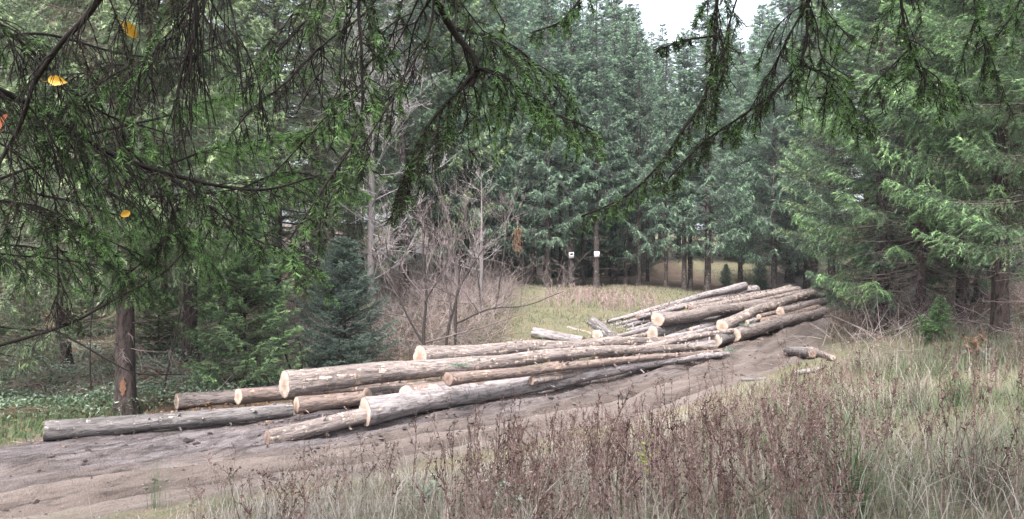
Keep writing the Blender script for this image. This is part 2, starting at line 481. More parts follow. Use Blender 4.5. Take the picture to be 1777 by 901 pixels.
def build_ground():
    xs = axis(-11.5, 12.5, 0.07, -700, 700)
    ys = axis(7.0, 36, 0.055, -300, 900, 1.18, 0.16)
    X, Y = np.meshgrid(xs, ys)
    m = road_mask(X, Y)
    Z = base_h(X, Y) + detail_h(X, Y)
    nx, ny = len(xs), len(ys)
    V = np.stack([X, Y, Z], -1).reshape(-1, 3)
    I = np.arange(nx * ny).reshape(ny, nx)
    Q = np.stack([I[:-1, :-1], I[:-1, 1:], I[1:, 1:], I[1:, :-1]], -1).reshape(-1, 4)
    u = seg_dist(X, Y, LOW)
    wet = sstep(1.9, 3.0, u + (fbm(X * 0.5, Y * 0.5, 91) - 0.5) * 1.2) * (0.55 + 0.45 * sstep(4, -4, X)) * sstep(13, 7, X)
    wet = wet * (0.45 + 0.55 * sstep(0.35, 0.6, fbm(X * 0.8, Y * 0.8, 95)))
    al = X * 0.75 + Y * 0.66
    wob = (fbm(al * 0.25, al * 0 + 3, 51, 3) - 0.5) * 0.8
    rutd = np.zeros(X.shape)
    for c_, w_ in ((0.95, .15), (1.50, .10), (2.10, .14), (2.6, .10), (3.1, .15), (3.6, .10), (4.1, .13)):
        rutd += np.exp(-((u + wob - c_) / w_) ** 2)
    rutd = np.clip(rutd, 0, 1) * sstep(.30, .62, fbm(al * .5, u * 1.5, 99, 4))
    uw = u + (fbm(X * .3, Y * .3, 97) - .5) * .9
    pale = np.exp(-((uw - .55) / .35) ** 2) + .8 * np.exp(-((uw - 1.75) / .30) ** 2) + .35 * np.exp(-((uw - 2.6) / .2) ** 2)
    pale = np.clip(pale * (.35 + .9 * fbm(X * .7, Y * .7, 98)), 0, 1)
    side = sstep(-1.0, 2.0, (Y - np.interp(X, UPP[::-1, 0], UPP[::-1, 1])))
    litter = np.maximum(side * sstep(1.0, -4.0, X), sstep(36, 40, Y) * sstep(0.62, 0.45, fbm(X * .12, Y * .12, 7)))
    litter = np.maximum(litter, sstep(9.0, 11.5, X + (fbm(X * .5, Y * .5, 8) - .5) * 3) * sstep(17.0, 19.5, Y))
    mead = sstep(11, 14, X) * sstep(42, 46, Y) * sstep(30, 24, X)
    litter = litter * (1 - mead)
    green = fbm(X * 0.3, Y * 0.3, 9)
    att = dict(road=m.ravel(), wet=wet.ravel(), pale=pale.ravel(), rutd=rutd.ravel(), litter=litter.ravel(), green=green.ravel())
    isroad = (m.ravel()[Q].mean(1) > 0.5)
    for name, mat, sel in (("ground", M_GROUND, ~isroad), ("dirt_road", M_ROAD, isroad)):
        q = Q[sel]
        used = np.unique(q)
        remap = np.zeros(len(V), np.int64); remap[used] = np.arange(len(used))
        me = mesh_np(name, V[used], remap[q], mat, {k: a[used] for k, a in att.items()}, True)
        prop(obj(name, me), kind="structure")
build_ground()

# ------------------------------------------------------------------ logs
rs = np.random.default_rng(11)
def log_mesh(L, r0, r1, seed, bend, flare, lobes, knots):
    g = np.random.default_rng(seed)
    sides = 28
    k = max(8, int(L / 0.10))
    t = np.linspace(0, 1, k)
    if flare:                                     # a few extra rings in the butt swell
        t = np.unique(np.concatenate([t, [0.12 / L, 0.3 / L, 0.55 / L]]))
        k = len(t)
    r = r0 + (r1 - r0) * t
    r = r * (1 + flare * np.exp(-t * L / 0.35))
    th = np.arange(sides) / sides * 2 * np.pi
    A, TH = np.meshgrid(t * L, th, indexing='ij')
    rr = r[:, None] * (1 + 0.10 * (fbm(A * 0.9 + seed, np.cos(TH) * 1.2 + np.sin(TH) * 1.7 + seed, seed, 3) - .5)
                       + 0.09 * (fbm(A * 4 + seed, TH * 2.0, seed + 5, 3) - .5) + 0.15 * (fbm(A * 5 + seed, TH * r0 * 26 + seed, seed + 8, 3) - .5)
                       + lobes * np.exp(-A / 0.5) * (0.55 * np.cos(2 * TH + g.uniform(0, 6)) + 0.5 * np.cos(3 * TH + g.uniform(0, 6)) + 0.3 * np.cos(5 * TH + g.uniform(0, 6))))
    yb = bend[0] * 4 * t * (1 - t) + 0.012 * L * (vn(t * L * 0.6, t * 0 + seed, seed) - .5)
    zb = bend[1] * 4 * t * (1 - t) + 0.007 * L * (vn(t * L * 0.6, t * 0 + seed + 9, seed) - .5)
    yb -= yb[0] * (1 - t); zb -= zb[0] * (1 - t)
    V = np.stack([np.broadcast_to(A, A.shape), rr * np.cos(TH) + yb[:, None], rr * np.sin(TH) + zb[:, None]], -1)
    # felling cut: a step and a little slant across the butt
    slant = g.uniform(-0.18, 0.18)
    V[0, :, 0] += slant * V[0, :, 1] + 0.10 * r0 * (V[0, :, 2] > g.uniform(-.3, .4) * r0)
    V[0] *= np.array([1, .985, .985])
    body = V.reshape(-1, 3)
    idx = np.arange(k * sides).reshape(k, sides)
    a = idx[:-1]; b = idx[1:]
    F = np.stack([a, np.roll(a, -1, 1), np.roll(b, -1, 1), b], -1).reshape(-1, 4)[:, ::-1]
    caps = []
    for ring, sg in ((V[0], -1), (V[-1], 1)):
        c = ring.mean(0)
        rows = [ring + np.array([sg * 0.001, 0, 0])]
        for f, dx in ((0.965, 0.008), (0.6, 0.010), (0.25, 0.012)):
            rw = c + (ring - c) * f
            rw = rw + np.array([1, 0, 0]) * (sg * dx * (1 if r0 > .08 else .4) + (g.random((sides, 1)) - .5) * 0.006)
            rows.append(rw)
        W = np.concatenate(rows + [c[None] + np.array([[sg * 0.012, 0, 0]])])
        n = sides; ff = []
        for q in range(3):
            i = np.arange(n) + q * n; j = np.roll(np.arange(n), -1) + q * n
            ff += [np.stack([i, j, j + n], -1), np.stack([i, j + n, i + n], -1)]
        i = np.arange(n) + 3 * n; j = np.roll(np.arange(n), -1) + 3 * n
        ff.append(np.stack([i, j, np.full(n, 4 * n)], -1))
        ff = np.concatenate(ff)
        caps.append((W, ff if sg > 0 else ff[:, ::-1], np.r_[np.ones(n), np.full(n, .965), np.full(n, .6), np.full(n, .25), 0]))
    kn = None
    if knots:
        xs_ = []
        x = L * g.uniform(.25, .35)
        while x < L * 0.985:
            for _ in range(g.integers(2, 6)): xs_.append(x + g.normal() * 0.04)
            x += g.uniform(.28, .55)
        xs_ = np.clip(np.array(xs_), 0, L * .99); an = g.uniform(0, 2 * np.pi, len(xs_))
        rad = np.interp(xs_, t * L, r); cy = np.interp(xs_, t * L, yb); cz = np.interp(xs_, t * L, zb)
        dr = np.stack([np.full(len(an), .45), np.cos(an), np.sin(an)], -1)
        p0 = np.stack([xs_, cy, cz], -1) + dr * np.array([0, 1, 1]) * (rad * .85)[:, None]
        ln = (0.02 + 0.10 * g.random(len(an)) ** 3 + rad * .25)[:, None]
        Pq = np.stack([p0, p0 + nrm(dr) * ln], 1)
        R0 = 0.012 + 0.012 * g.random(len(an))
        kn = tubes(Pq, np.stack([R0 * 1.5, R0 * .8], 1), 5)
    return body, F, caps, kn

LOGS = []
def log(label, a, b, mat, cut, group, flare=0.10, lobes=0.05, bend=(0, 0), knots=True, name="log", cat="log", tipcut=None, lift=0.0):
    seed = len(LOGS) + 3
    def res(e):
        px, py, d, dia = e
        if d is None:
            h = hit(px, py + dia * 0.5); d = h[1]
        return P(px, py, d), dia * 0.5 * d / FPX
    p, r0 = res(a); q, r1 = res(b)
    if a[2] is None: p[2] = gz(p[0], p[1]) + r0 * 0.82
    if b[2] is None: q[2] = gz(q[0], q[1]) + r1 * 0.85
    p[2] += lift; q[2] += lift
    if a[2] is None and b[2] is None:            # lie on the ground along the whole length
        tq = np.linspace(0, 1, 25)[:, None]
        ax = p + (q - p) * tq
        up = np.max(ground_h(ax[:, 0], ax[:, 1]) - (ax[:, 2] - (r0 + (r1 - r0) * tq[:, 0]))) - .14 * r0
        if up > 0: p[2] += min(up, .25); q[2] += min(up, .25)
    v = Vector(q - p); L = v.length
    body, F, caps, kn = log_mesh(L, r0 / (1 + flare), r1, seed, bend, flare, lobes, knots)
    o = obj(name, mesh_np(name, body, F, mat, None, True))
    ex = v.normalized(); ez = Vector((0, 0, 1)); ey = ez.cross(ex).normalized(); ez = ex.cross(ey)
    o.matrix_world = Matrix(((ex.x, ey.x, ez.x, p[0]), (ex.y, ey.y, ez.y, p[1]), (ex.z, ey.z, ez.z, p[2]), (0, 0, 0, 1)))
    prop(o, label, cat, group)
    for i, (W, ff, ra) in enumerate(caps):
        m = cut if i == 0 else (tipcut or cut)
        obj("cut_end", mesh_np("cut_end", W, ff, m, dict(rr=ra), False), o)
    if kn:
        ks = obj("knot", mesh_np("knot", kn[0], kn[1], mat, None, False), o); ks["kind"] = "stuff"
    LOGS.append(o)
    return o

GN = "felled logs in the near pile beside the track"
GF = "felled logs in the far pile beside the track"
GS = "short log pieces dumped at the meadow end of the far pile"
# near pile -------------------------------------------------------------
log("long muddy log lying lowest at the far left end of the near pile", (76, 751, None, 37), (506, 711, None, 23), M_LOGD, M_CUTD, GN, .08, .06)
log("brown log with orange cut end just behind the lowest muddy log at the left", (306, 700, None, 29), (640, 668, None, 20), M_LOG, M_CUT, GN)
log("short-looking log with pale slanted cut between the muddy log and the thickest log", (413, 688, 15.9, 28), (700, 668, 18.6, 20), M_LOGR, M_CUT, GN, .16, .07)
log("thickest log with flaked bark and pale butt, on top of the near pile", (493, 668, 14.9, 46), (1243, 601, 22.6, 9), M_LOGS, M_CUTW, GN, .06, .10, (0, 0.12))
log("reddish log with round brown cut below the thickest log", (514, 706, None, 29), (800, 676, None, 22), M_LOGR, M_CUT, GN, .10, .05)
log("pale peeled log lying on the mud, its end tucked behind the front log", (464, 757, None, 31), (668, 725, None, 26), M_LOGS, M_CUTD, GN, .04, .08, lift=.10)
log("long grey log in front of the near pile with an oval, hollow-footed butt", (632, 718, None, 52), (1263, 617, None, 9), M_LOGG, M_CUTW, GN, .12, .07, (0.05, 0.03))
log("log with pale narrow cut end half hidden behind the front log's oval butt", (637, 686, 16.2, 26), (900, 655, 19.5, 20), M_LOGS, M_CUT, GN)
log("short rotten log with a dark hole in its reddish cut end", (705, 686, 15.9, 34), (860, 662, 18.2, 26), M_LOGR, M_CUT, GN, .12, .12)
log("rounded pink cut end under the thin reddish log, beside the rotten one", (752, 680, 16.1, 28), (900, 656, 18.8, 22), M_LOG, M_CUT, GN, .14, .08)
log("shadowed log with a small dark cut end deep in the middle of the near pile", (822, 671, 16.6, 22), (1010, 643, 19.8, 16), M_LOGR, M_CUTD, GN, .10, .08)
log("thin log whose small cut end shows just above the front log at mid length", (922, 661, 17.2, 16), (1150, 627, 20.8, 12), M_LOGS, M_CUT, GN)
log("thin reddish log lying in front of the thickest log from the middle to the right", (778, 658, 15.6, 24), (1255, 607, 22.4, 7), M_LOGR, M_CUTD, GN, .14, .08, (0, -0.05))
log("thick log with round pink butt set highest in the middle of the near pile", (728, 619, 17.2, 38), (1165, 590, 23.6, 14), M_LOGS, M_CUT, GN, .10, .05, (0.1, 0.02))
log("pale scarred log ending in a ragged tip beyond the highest butt", (960, 626, 19.6, 22), (1100, 592, 23.5, 12), M_LOGS, M_CUT, GN)
log("pale spotted pole sloping from the thickest log up to the far pile", (1040, 622, 20.0, 17), (1272, 574, 25.0, 9), M_LOGS, M_CUT, GN, .02, .02, (0.1, 0))
log("mossy pole lying below the spotted pole at the right end of the near pile", (1130, 612, 21.8, 13), (1238, 596, 23.4, 12), M_LOGG, M_CUTD, GN, .02, .02)
log("thinnest grey pole squeezed between the front log and the reddish log", (1010, 642, 19.2, 11), (1250, 610, 22.6, 6), M_LOGG, M_CUTD, GN, .02, .02)
# far pile --------------------------------------------------------------
log("biggest log on top of the far pile with a rounded pale butt facing the track", (1141, 555, 24.6, 25), (1418, 513, 33.5, 12), M_LOG, M_CUT, GF, .10, .10, (0, .0))
log("log with a pale heart-shaped cut directly under the biggest far log", (1132, 578, None, 24), (1300, 543, None, 17), M_LOGD, M_CUTW, GF, .06, .10)
log("bent log curving over the right side of the far pile", (1253, 567, 25.2, 23), (1412, 508, 32.5, 11), M_LOGS, M_CUT, GF, .06, .08, (0.1, .08))
log("low log with a white notched cut beside the lowest front log of the far pile", (1242, 589, None, 23), (1330, 560, None, 19), M_LOGD, M_CUTW, GF, .10, .16)
log("lowest front log of the far pile running along the track edge", (1274, 581, None, 25), (1432, 543, None, 15), M_LOG, M_CUT, GF, .06, .05)
log("small pole with an orange cut end in the middle of the far pile", (1198, 574, 25.6, 11), (1310, 540, 30.5, 10), M_LOGG, M_CUT, GF, .02, .04)
log("log with bright little cut face high at the far pile's right end", (1354, 541, 28.5, 16), (1430, 523, 33, 13), M_LOG, M_CUT, GF, .02, .08)
log("thin pole with a tiny cut end in the shaded gap of the far pile", (1317, 550, 27.2, 9), (1400, 529, 32, 8), M_LOGR, M_CUT, GF, .02, .03)
log("short brown log half sunk behind the lowest front log of the far pile", (1326, 558, 27.0, 15), (1420, 535, 31.5, 12), M_LOGR, M_CUTD, GF, .04, .05)
log("topmost grey log of the far pile sloping up to a dark end at the back", (1292, 496, 33.0, 14), (1044, 563, 25.6, 5), M_LOGG, M_CUTD, GF, .02, .03, (0, .05))
log("grey log lying just under the topmost grey one at the back", (1300, 503, 33.3, 10), (1052, 568, 25.4, 5), M_LOGG, M_CUTD, GF, .02, .03)
log("greyish log with a broad brown rear end left of the two pinkish rear logs", (1312, 502, 34.2, 15), (1110, 552, 26.6, 8), M_LOGG, M_CUTD, GF, .04, .05)
log("pinkish log at the back of the far pile, left one of a pair", (1371, 500, 35.0, 12), (1190, 532, 29.0, 9), M_LOGS, M_CUT, GF, .04, .04)
log("thick pinkish log with a splintered rear end at the back of the far pile", (1383, 504, 34.5, 16), (1200, 537, 28.4, 10), M_LOGS, M_CUTD, GF, .05, .08)
log("thin pale pole poking out farthest right at the top of the far pile", (1409, 504, 34.5, 8), (1215, 541, 28.0, 7), M_LOGS, M_CUT, GF, .02, .02)
log("thin pole running along the foot of the biggest far log", (1312, 533, 30.0, 9), (1162, 583, 24.6, 5), M_LOG, M_CUTD, GF, .02, .02)
log("grey pole low between the bent log and the heart-shaped cut", (1156, 589, None, 13), (1290, 560, None, 10), M_LOGG, M_CUT, GF, .03, .04)
log("slender pole fourth from the back on the left flank of the far pile", (1062, 573, 25.2, 5), (1135, 553, 27.6, 9), M_LOGG, M_CUTD, GF, .02, .02)
log("slender pole fifth from the back on the left flank of the far pile", (1066, 580, 24.8, 6), (1140, 561, 27.2, 10), M_LOGG, M_CUTD, GF, .02, .02)
log("slender pole nearest the ground on the left flank of the far pile", (1070, 588, None, 7), (1150, 567, None, 11), M_LOGG, M_CUTD, GF, .02, .02)
log("spotted pole with short stubs in front of the left flank of the far pile", (1080, 594, None, 6), (1146, 577, None, 9), M_LOGS, M_CUTD, GF, .02, .02)
log("rough pole half hidden at the right edge behind the bent log", (1330, 527, 30.5, 9), (1432, 512, 35, 8), M_LOG, M_CUTD, GF, .02, .02)
log("thin pole lying across the gap under the biggest far log", (1205, 566, 26.2, 7), (1345, 529, 31.5, 8), M_LOGS, M_CUT, GF, .02, .02)
log("thin grey pole second from the back on the crest of the far pile", (1302, 499, 33.6, 8), (1085, 552, 26.4, 5), M_LOGS, M_CUTD, GF, .02, .02)
log("pale pole lying along the crest just above the biggest far log", (1340, 511, 33.0, 9), (1205, 541, 28.2, 7), M_LOGS, M_CUT, GF, .02, .02)
log("pole squeezed under the bent log at the right flank of the far pile", (1296, 560, 26.6, 9), (1405, 527, 32.5, 9), M_LOGG, M_CUT, GF, .02, .02)
# scraps ----------------------------------------------------------------
log("lilac-grey short log lying alone leftmost on the meadow edge", (924, 575, None, 18), (1012, 591, None, 15), M_LOGG, M_CUTD, GS, .03, .05, knots=False)
log("split slab of wood propped on the lilac-grey short log", (985, 571, 25.0, 11), (1030, 584, 24.4, 12), M_LOGS, M_CUTW, GS, .03, .15, knots=False)
log("brown stub leaning across the log scraps with its dark end raised", (1028, 561, 25.4, 22), (1070, 588, 23.9, 17), M_LOGD, M_CUTD, GS, .02, .08, knots=False)
log("white-faced chunk of log in front of the leaning brown stub", (1036, 583, 24.0, 22), (1072, 588, 25.6, 20), M_LOGG, M_CUTW, GS, .05, .12, knots=False)
log("small dark chunk wedged behind the leaning brown stub", (1010, 569, 25.4, 12), (1040, 578, 25.8, 11), M_LOGD, M_CUTD, GS, .05, .12, knots=False)
GB = "broken branch wood on the right verge"
log("broken dark log lying at the right edge of the track", (1366, 607, None, 13), (1410, 615, None, 15), M_LOGD, M_CUTD, GB, .02, .15, knots=False)
log("split light brown end of log next to the broken dark log", (1404, 610, None, 14), (1446, 621, None, 9), M_LOGS, M_CUT, GB, .02, .15, knots=False)
log("grey stick pieces in the grass below the broken dark log", (1376, 646, None, 9), (1428, 636, None, 8), M_LOGG, M_CUTD, GB, .02, .15, knots=False)
log("lowest thin grey stick beside the track, half in dry weeds", (1286, 659, None, 6), (1322, 655, None, 5), M_LOGD, M_CUTD, GB, .02, .15, knots=False)
log("crooked grey branch lying near the leafy shrub at the right", (1668, 611, None, 8), (1700, 608, None, 7), M_LOGG, M_CUTD, GB, .02, .1, knots=False, name="fallen_branch", cat="branch")
log("white-ended branch rightmost on the grass by the spruces", (1700, 611, None, 7), (1731, 624, None, 6), M_LOGG, M_CUTW, GB, .02, .1, knots=False, name="fallen_branch", cat="branch")

# ------------------------------------------------------------------ conifers
def crown_data(seed, H, zb, R, sp_h=0.36, nb=(5, 8), sp_tw=0.15, droop=0.8, tuft=(3, 3), tl=0.14, tw=0.035, low=-0.35, up=0.55,
               shape=0.85, twl=(0.20, 0.42), needles=True, zfine=None, bare=0.2, ragged=0.25, ztop=None, side_ang=(40, 65), agew=1.0):
    """needle triangles + branch tubes of a spruce crown. returns needle (V,F,age,rnd), wood (V,F)"""
    g = np.random.default_rng(seed)
    z = zb; zz = []; az = []
    a0 = g.uniform(0, 6.28)
    while z < (ztop or H) - 0.12:
        t = (z - zb) / (H - zb)
        n = g.integers(nb[0], nb[1] + 1)
        a0 += g.uniform(0.3, 1.2)
        for i in range(n):
            zz.append(z + g.normal() * 0.10 * sp_h * 2); az.append(a0 + i * 2 * np.pi / n + g.normal() * 0.22)
        z += sp_h * (1.0 - 0.45 * t) * g.uniform(.8, 1.2)
    zz = np.array(zz); az = np.array(az); t = np.clip((zz - zb) / (H - zb), 0, 1)
    prof = (1 - t) ** shape * np.clip(0.72 + 1.5 * t, 0, 1)
    L = R * prof * (1 + ragged * g.uniform(-1, 1, len(t))) + 0.18
    nB = len(t); k = 7
    s = np.linspace(0, 1, k)
    slope = low + (up - low) * t ** 0.8 + g.normal(size=nB) * .08
    curl = 0.34 * (1 - t) + 0.05
    rad = s[None] * L[:, None]
    dz = L[:, None] * (slope[:, None] * s - 0.10 * s ** 2 * (1 - t[:, None]) + curl[:, None] * s ** 3)
    wig = (g.normal(size=(nB, 1)) * 0.16) * s[None] ** 2
    A = az[:, None] + wig
    sp = np.stack([rad * np.cos(A), rad * np.sin(A), zz[:, None] + dz], -1)
    wr = (0.007 + 0.007 * L)[:, None] * (1 - s * 0.8)
    woodP, woodR = sp, wr
    # side twigs
    fine = np.ones(nB) if zfine is None else np.where(zz < zfine, 1.0, 2.2)
    n2 = np.maximum(3, (2 * L * (1 - bare) / (sp_tw * fine)).astype(int))
    bi = np.repeat(np.arange(nB), n2)
    j = np.concatenate([np.arange(n) for n in n2])
    u = bare + (1 - bare) * np.clip((j + g.random(len(j))) / n2[bi], 0, 1)
    sd_ = np.where(j % 2 == 0, 1.0, -1.0)
    f = u * (k - 1); i0 = np.minimum(f.astype(int), k - 2); fr = (f - i0)[:, None]
    p0 = sp[bi, i0] * (1 - fr) + sp[bi, i0 + 1] * fr
    td = nrm(sp[bi, i0 + 1] - sp[bi, i0])
    ang = sd_ * np.radians(g.uniform(*side_ang, len(bi)))
    ca, sa = np.cos(ang), np.sin(ang)
    hd = np.stack([td[:, 0] * ca - td[:, 1] * sa, td[:, 0] * sa + td[:, 1] * ca, td[:, 2] * 0.6], -1)
    hd = nrm(hd)
    l2 = (twl[0] + (twl[1] - twl[0]) * np.sqrt(np.clip(L[bi] / max(R, .1), 0, 1))) * (1.12 - u) ** 0.5 * g.uniform(.65, 1.35, len(bi)) * np.clip(L[bi] * 1.2, .3, 1.3)
    dr = droop * (0.25 + 0.75 * g.random(len(bi))) * (1 - 0.75 * t[bi])
    us = np.array([0, .35, .7, 1.0])
    Q = p0[:, None] + hd[:, None] * (l2[:, None] * (us - 0.25 * np.minimum(dr, 1)[:, None] * us ** 2))[..., None]
    Q[..., 2] -= l2[:, None] * dr[:, None] * us[None] ** 1.6
    out_w = tubes(woodP, woodR, 3)
    if not needles:
        w2 = tubes(Q, np.broadcast_to((0.006 + 0.006 * l2)[:, None] * np.array([1, .8, .6, .3]), Q.shape[:2]), 3)
        return None, (np.concatenate([out_w[0], w2[0]]), np.concatenate([out_w[1], w2[1] + len(out_w[0])]))
    m, q = tuft
    # tufts also on the branch tip itself
    nt_ = len(bi)
    M = m * q
    uu = (np.tile(np.repeat((np.arange(m) + .5) / m, q), (nt_, 1)) + g.uniform(-.5, .5, (nt_, M)) / m).clip(0.02, 1)
    ff = uu * 3; ii = np.minimum(ff.astype(int), 2); fr = (ff - ii)[..., None]
    r_ = np.arange(nt_)[:, None]
    pp = Q[r_, ii] * (1 - fr) + Q[r_, ii + 1] * fr
    tt = nrm(Q[r_, ii + 1] - Q[r_, ii])
    rd = g.normal(size=tt.shape); rd[..., 2] -= 0.15
    dd = nrm(tt * 0.95 + nrm(rd) * 0.75)
    ln = tl * g.uniform(.6, 1.3, dd.shape[:2]) * np.where(fine[bi] > 1, 1.6, 1)[:, None]
    w = tw * g.uniform(.7, 1.3, dd.shape[:2]) * np.where(fine[bi] > 1, 2.0, 1)[:, None]
    V, F = blades(pp.reshape(-1, 3), dd.reshape(-1, 3), ln.ravel(), w.ravel(), rng=g)
    rnd = np.repeat(g.random(nt_)[:, None] * .6 + 0.4 * g.random((nt_, M)), 3, axis=1).ravel()
    age = np.clip(1.05 - u, 0, 1)[:, None] * 0.75 + 0.35 * (1 - uu) * 0.6 + g.normal(size=(nt_, 1)) * 0.13
    age = np.repeat(np.clip(age * agew, 0, 1), 3, axis=1).ravel()
    return (V, F, age, rnd), out_w

def trunk_mesh(name, H, r, mat, seed, lean=0.0, sides=12, flare=0.5):
    g = np.random.default_rng(seed)
    k = 28
    t = np.linspace(0, 1, k) ** 1.5
    z = t * H - 0.35 * (1 - t) ** 8
    rr = r * (1 - 0.93 * t) * (1 + flare * np.exp(-np.maximum(z, 0) / 0.28)) + 0.006
    Pq = np.stack([lean * np.sin(t * 2.2) + 0.05 * (vn(z * .5, z * 0, seed) - .5), 0.05 * (vn(z * .5, z * 0 + 7, seed) - .5), z], -1)
    V, F = tubes(Pq[None], rr[None], sides)
    d = V - np.repeat(Pq, sides, 0)
    V = V + d * (0.22 * (vn(V[:, 0] * 9 + seed, V[:, 1] * 9 + V[:, 2] * 1.5, seed) - .5))[:, None]
    return mesh_np(name, V, F, mat, None, True)

def crown_mesh(name, parts, needle_m, wood_m, dead=None):
    (n, w) = parts
    V = [w[0]]; F = [w[1]]; off = len(w[0])
    age = [np.zeros(off)]; rnd = [np.zeros(off)]; mi = [np.ones(len(w[1]), np.int32)]
    if n is not None:
        V.append(n[0]); F.append(n[1] + off); age.append(n[2]); rnd.append(n[3]); mi.append(np.zeros(len(n[1]), np.int32)); off += len(n[0])
    if dead is not None:
        V.append(dead[0]); F.append(dead[1] + off); age.append(np.zeros(len(dead[0]))); rnd.append(np.zeros(len(dead[0]))); mi.append(np.full(len(dead[1]), 2, np.int32))
    me = mesh_np(name, np.concatenate(V), np.concatenate(F), needle_m, dict(age=np.concatenate(age), rnd=np.concatenate(rnd)))
    me.materials.append(wood_m); me.materials.append(M_DEAD)
    me.polygons.foreach_set("material_index", np.concatenate(mi))
    return me

def dead_twigs(seed, z0, z1, R, n):
    """bare dead lower branches"""
    g = np.random.default_rng(seed)
    z = g.uniform(z0, z1, n); a = g.uniform(0, 6.28, n); L = R * g.uniform(.3, 1, n)
    s = np.array([0, .3, .65, 1.0])
    sl = g.uniform(-.45, .05, n)
    A = a[:, None] + g.normal(size=(n, 1)) * .2 * s
    Pq = np.stack([L[:, None] * s * np.cos(A), L[:, None] * s * np.sin(A), z[:, None] + L[:, None] * (sl[:, None] * s + .12 * s ** 2)], -1)
    v1, f1 = tubes(Pq, (0.006 + .004 * L)[:, None] * (1 - .75 * s), 3)
    m = 9
    bi = np.repeat(np.arange(n), m); u = g.uniform(.25, 1, n * m)
    f = u * 3; i = np.minimum(f.astype(int), 2); fr = (f - i)[:, None]
    p = Pq[bi, i] * (1 - fr) + Pq[bi, i + 1] * fr
    td = nrm(Pq[bi, i + 1] - Pq[bi, i])
    d = nrm(td * .7 + g.normal(size=td.shape) * .5 + np.array([0, 0, -.25]))
    l2 = L[bi] * g.uniform(.12, .35, n * m)
    Q = np.stack([p, p + d * (l2 * .5)[:, None], p + d * l2[:, None] + np.array([0, 0, -.25]) * l2[:, None]], 1)
    v2, f2 = tubes(Q, np.broadcast_to(np.array([.004, .003, .0015]), Q.shape[:2]), 3)
    return np.concatenate([v1, v2]), np.concatenate([f1, f2 + len(v1)])

class Kind:
    def __init__(s, H, r, zb, seed, crown, dead=None, lean=0.0, bark=M_BARK, nm=M_SPRUCE):
        s.H = H; s.zb = zb
        s.trunk = trunk_mesh("trunk", H, r, bark, seed, lean)
        s.crown = crown_mesh("crown", crown, nm, M_BARK, dead)

# distance kinds (30 m and beyond)
FAR = []
for i, (H, zb, R, dp, sh) in enumerate(((19, 2.9, 2.9, .95, .80), (20, 3.2, 2.5, .75, .9), (18, 2.6, 3.2, 1.1, .75), (21, 5.0, 2.3, .8, .85))):
    FAR.append(Kind(H, 0.20, zb, 40 + i, crown_data(100 + i, H, zb, R, 0.52, (4, 6), 0.125, dp + .25, (5, 4), 0.14, 0.034, shape=sh, twl=(.26, .55), bare=.24, ragged=.34), dead_twigs(200 + i, .8, zb + 1.5, 1.6, 34)))
SLIM = Kind(17, 0.12, 6.0, 47, crown_data(120, 17, 6.0, 1.5, 0.42, (4, 6), 0.18, .8, (3, 3), 0.16, 0.04), dead_twigs(210, .8, 7, 1.1, 50))
# middle distance (17-28 m): finer needles below the frame's top
MID = []
for i, (H, zb, R, dp, sh, lo) in enumerate(((17, 2.0, 2.9, 1.25, .7, -.35), (18, 1.4, 3.3, 1.0, .65, -.30))):
    MID.append(Kind(H, 0.20, zb, 60 + i, crown_data(130 + i, H, zb, R, 0.50, (4, 6), 0.085, dp, (6, 4), 0.10, 0.020, shape=sh, low=lo, zfine=11.5, agew=1.15, twl=(.26, .55), bare=.30, ragged=.36), dead_twigs(220 + i, .6, zb + 2.5, 1.9, 70)))
M_BARKD = bark_mat("dark_wet_bark", (0.030, 0.023, 0.021), (0.066, 0.050, 0.045), 1.0)
LEFTK = Kind(17, 0.20, 3.6, 64, crown_data(136, 17, 3.3, 2.8, 0.38, (5, 7), 0.085, 1.3, (6, 4), 0.10, 0.020, shape=.7, zfine=11, agew=1.0, twl=(.26, .55), bare=.12, ragged=.36), dead_twigs(226, 1.2, 5.5, 1.7, 60), bark=M_BARKD)
RIGHTK = Kind(18, 0.16, 1.7, 65, crown_data(137, 18, 1.7, 3.2, 0.56, (4, 6), 0.060, 1.0, (7, 4), 0.095, 0.018, shape=.55, low=-.28, zfine=11, agew=1.1, twl=(.28, .6), bare=.52, ragged=.4), dead_twigs(227, .6, 9.5, 2.0, 300), bark=M_BARKD)
NEARK = Kind(16, 0.16, 2.6, 66, crown_data(140, 16, 2.6, 3.0, 0.46, (4, 6), 0.075, 0.8, (8, 4), 0.075, 0.015, shape=.6, low=-.25, zfine=8.5, twl=(.25, .5), bare=.3, ragged=.35), dead_twigs(230, .5, 4.0, 1.9, 60))
YOUNG = Kind(5.2, 0.06, 0.25, 68, crown_data(150, 5.2, 0.25, 1.7, 0.20, (5, 7), 0.085, 0.55, (6, 4), 0.085, 0.017, shape=.8, low=-.05, bare=.12))
FIRK = Kind(3.9, 0.05, 0.2, 69, crown_data(155, 3.9, 0.2, 1.25, 0.17, (5, 7), 0.075, 0.12, (6, 4), 0.07, 0.015, shape=.85, low=.02, up=.45, bare=.1, agew=.6), nm=M_FIR)

tr = np.random.default_rng(77)
def tree(kind, x, y, label, group=None, H=None, sc=None, rot=None, tint=(1, 1, 1), name="spruce_tree", cat="tree"):
    s = sc or (H / kind.H if H else 1.0)
    e = empty(name, (x, y, gz(x, y)), tr.uniform(0, 6.28) if rot is None else rot, s)
    prop(e, label, cat, group)
    obj("trunk", kind.trunk, e)
    c = obj("crown", kind.crown, e)
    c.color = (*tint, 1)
    return e

def tree_px(kind, px, d, *a, ytop=None, **k):
    x = (px - CX) / FPX * d
    if ytop is not None: k["H"] = CAM_Z + (CY - ytop) / FPX * d - gz(x, d)
    return tree(kind, x, d, *a, **k)

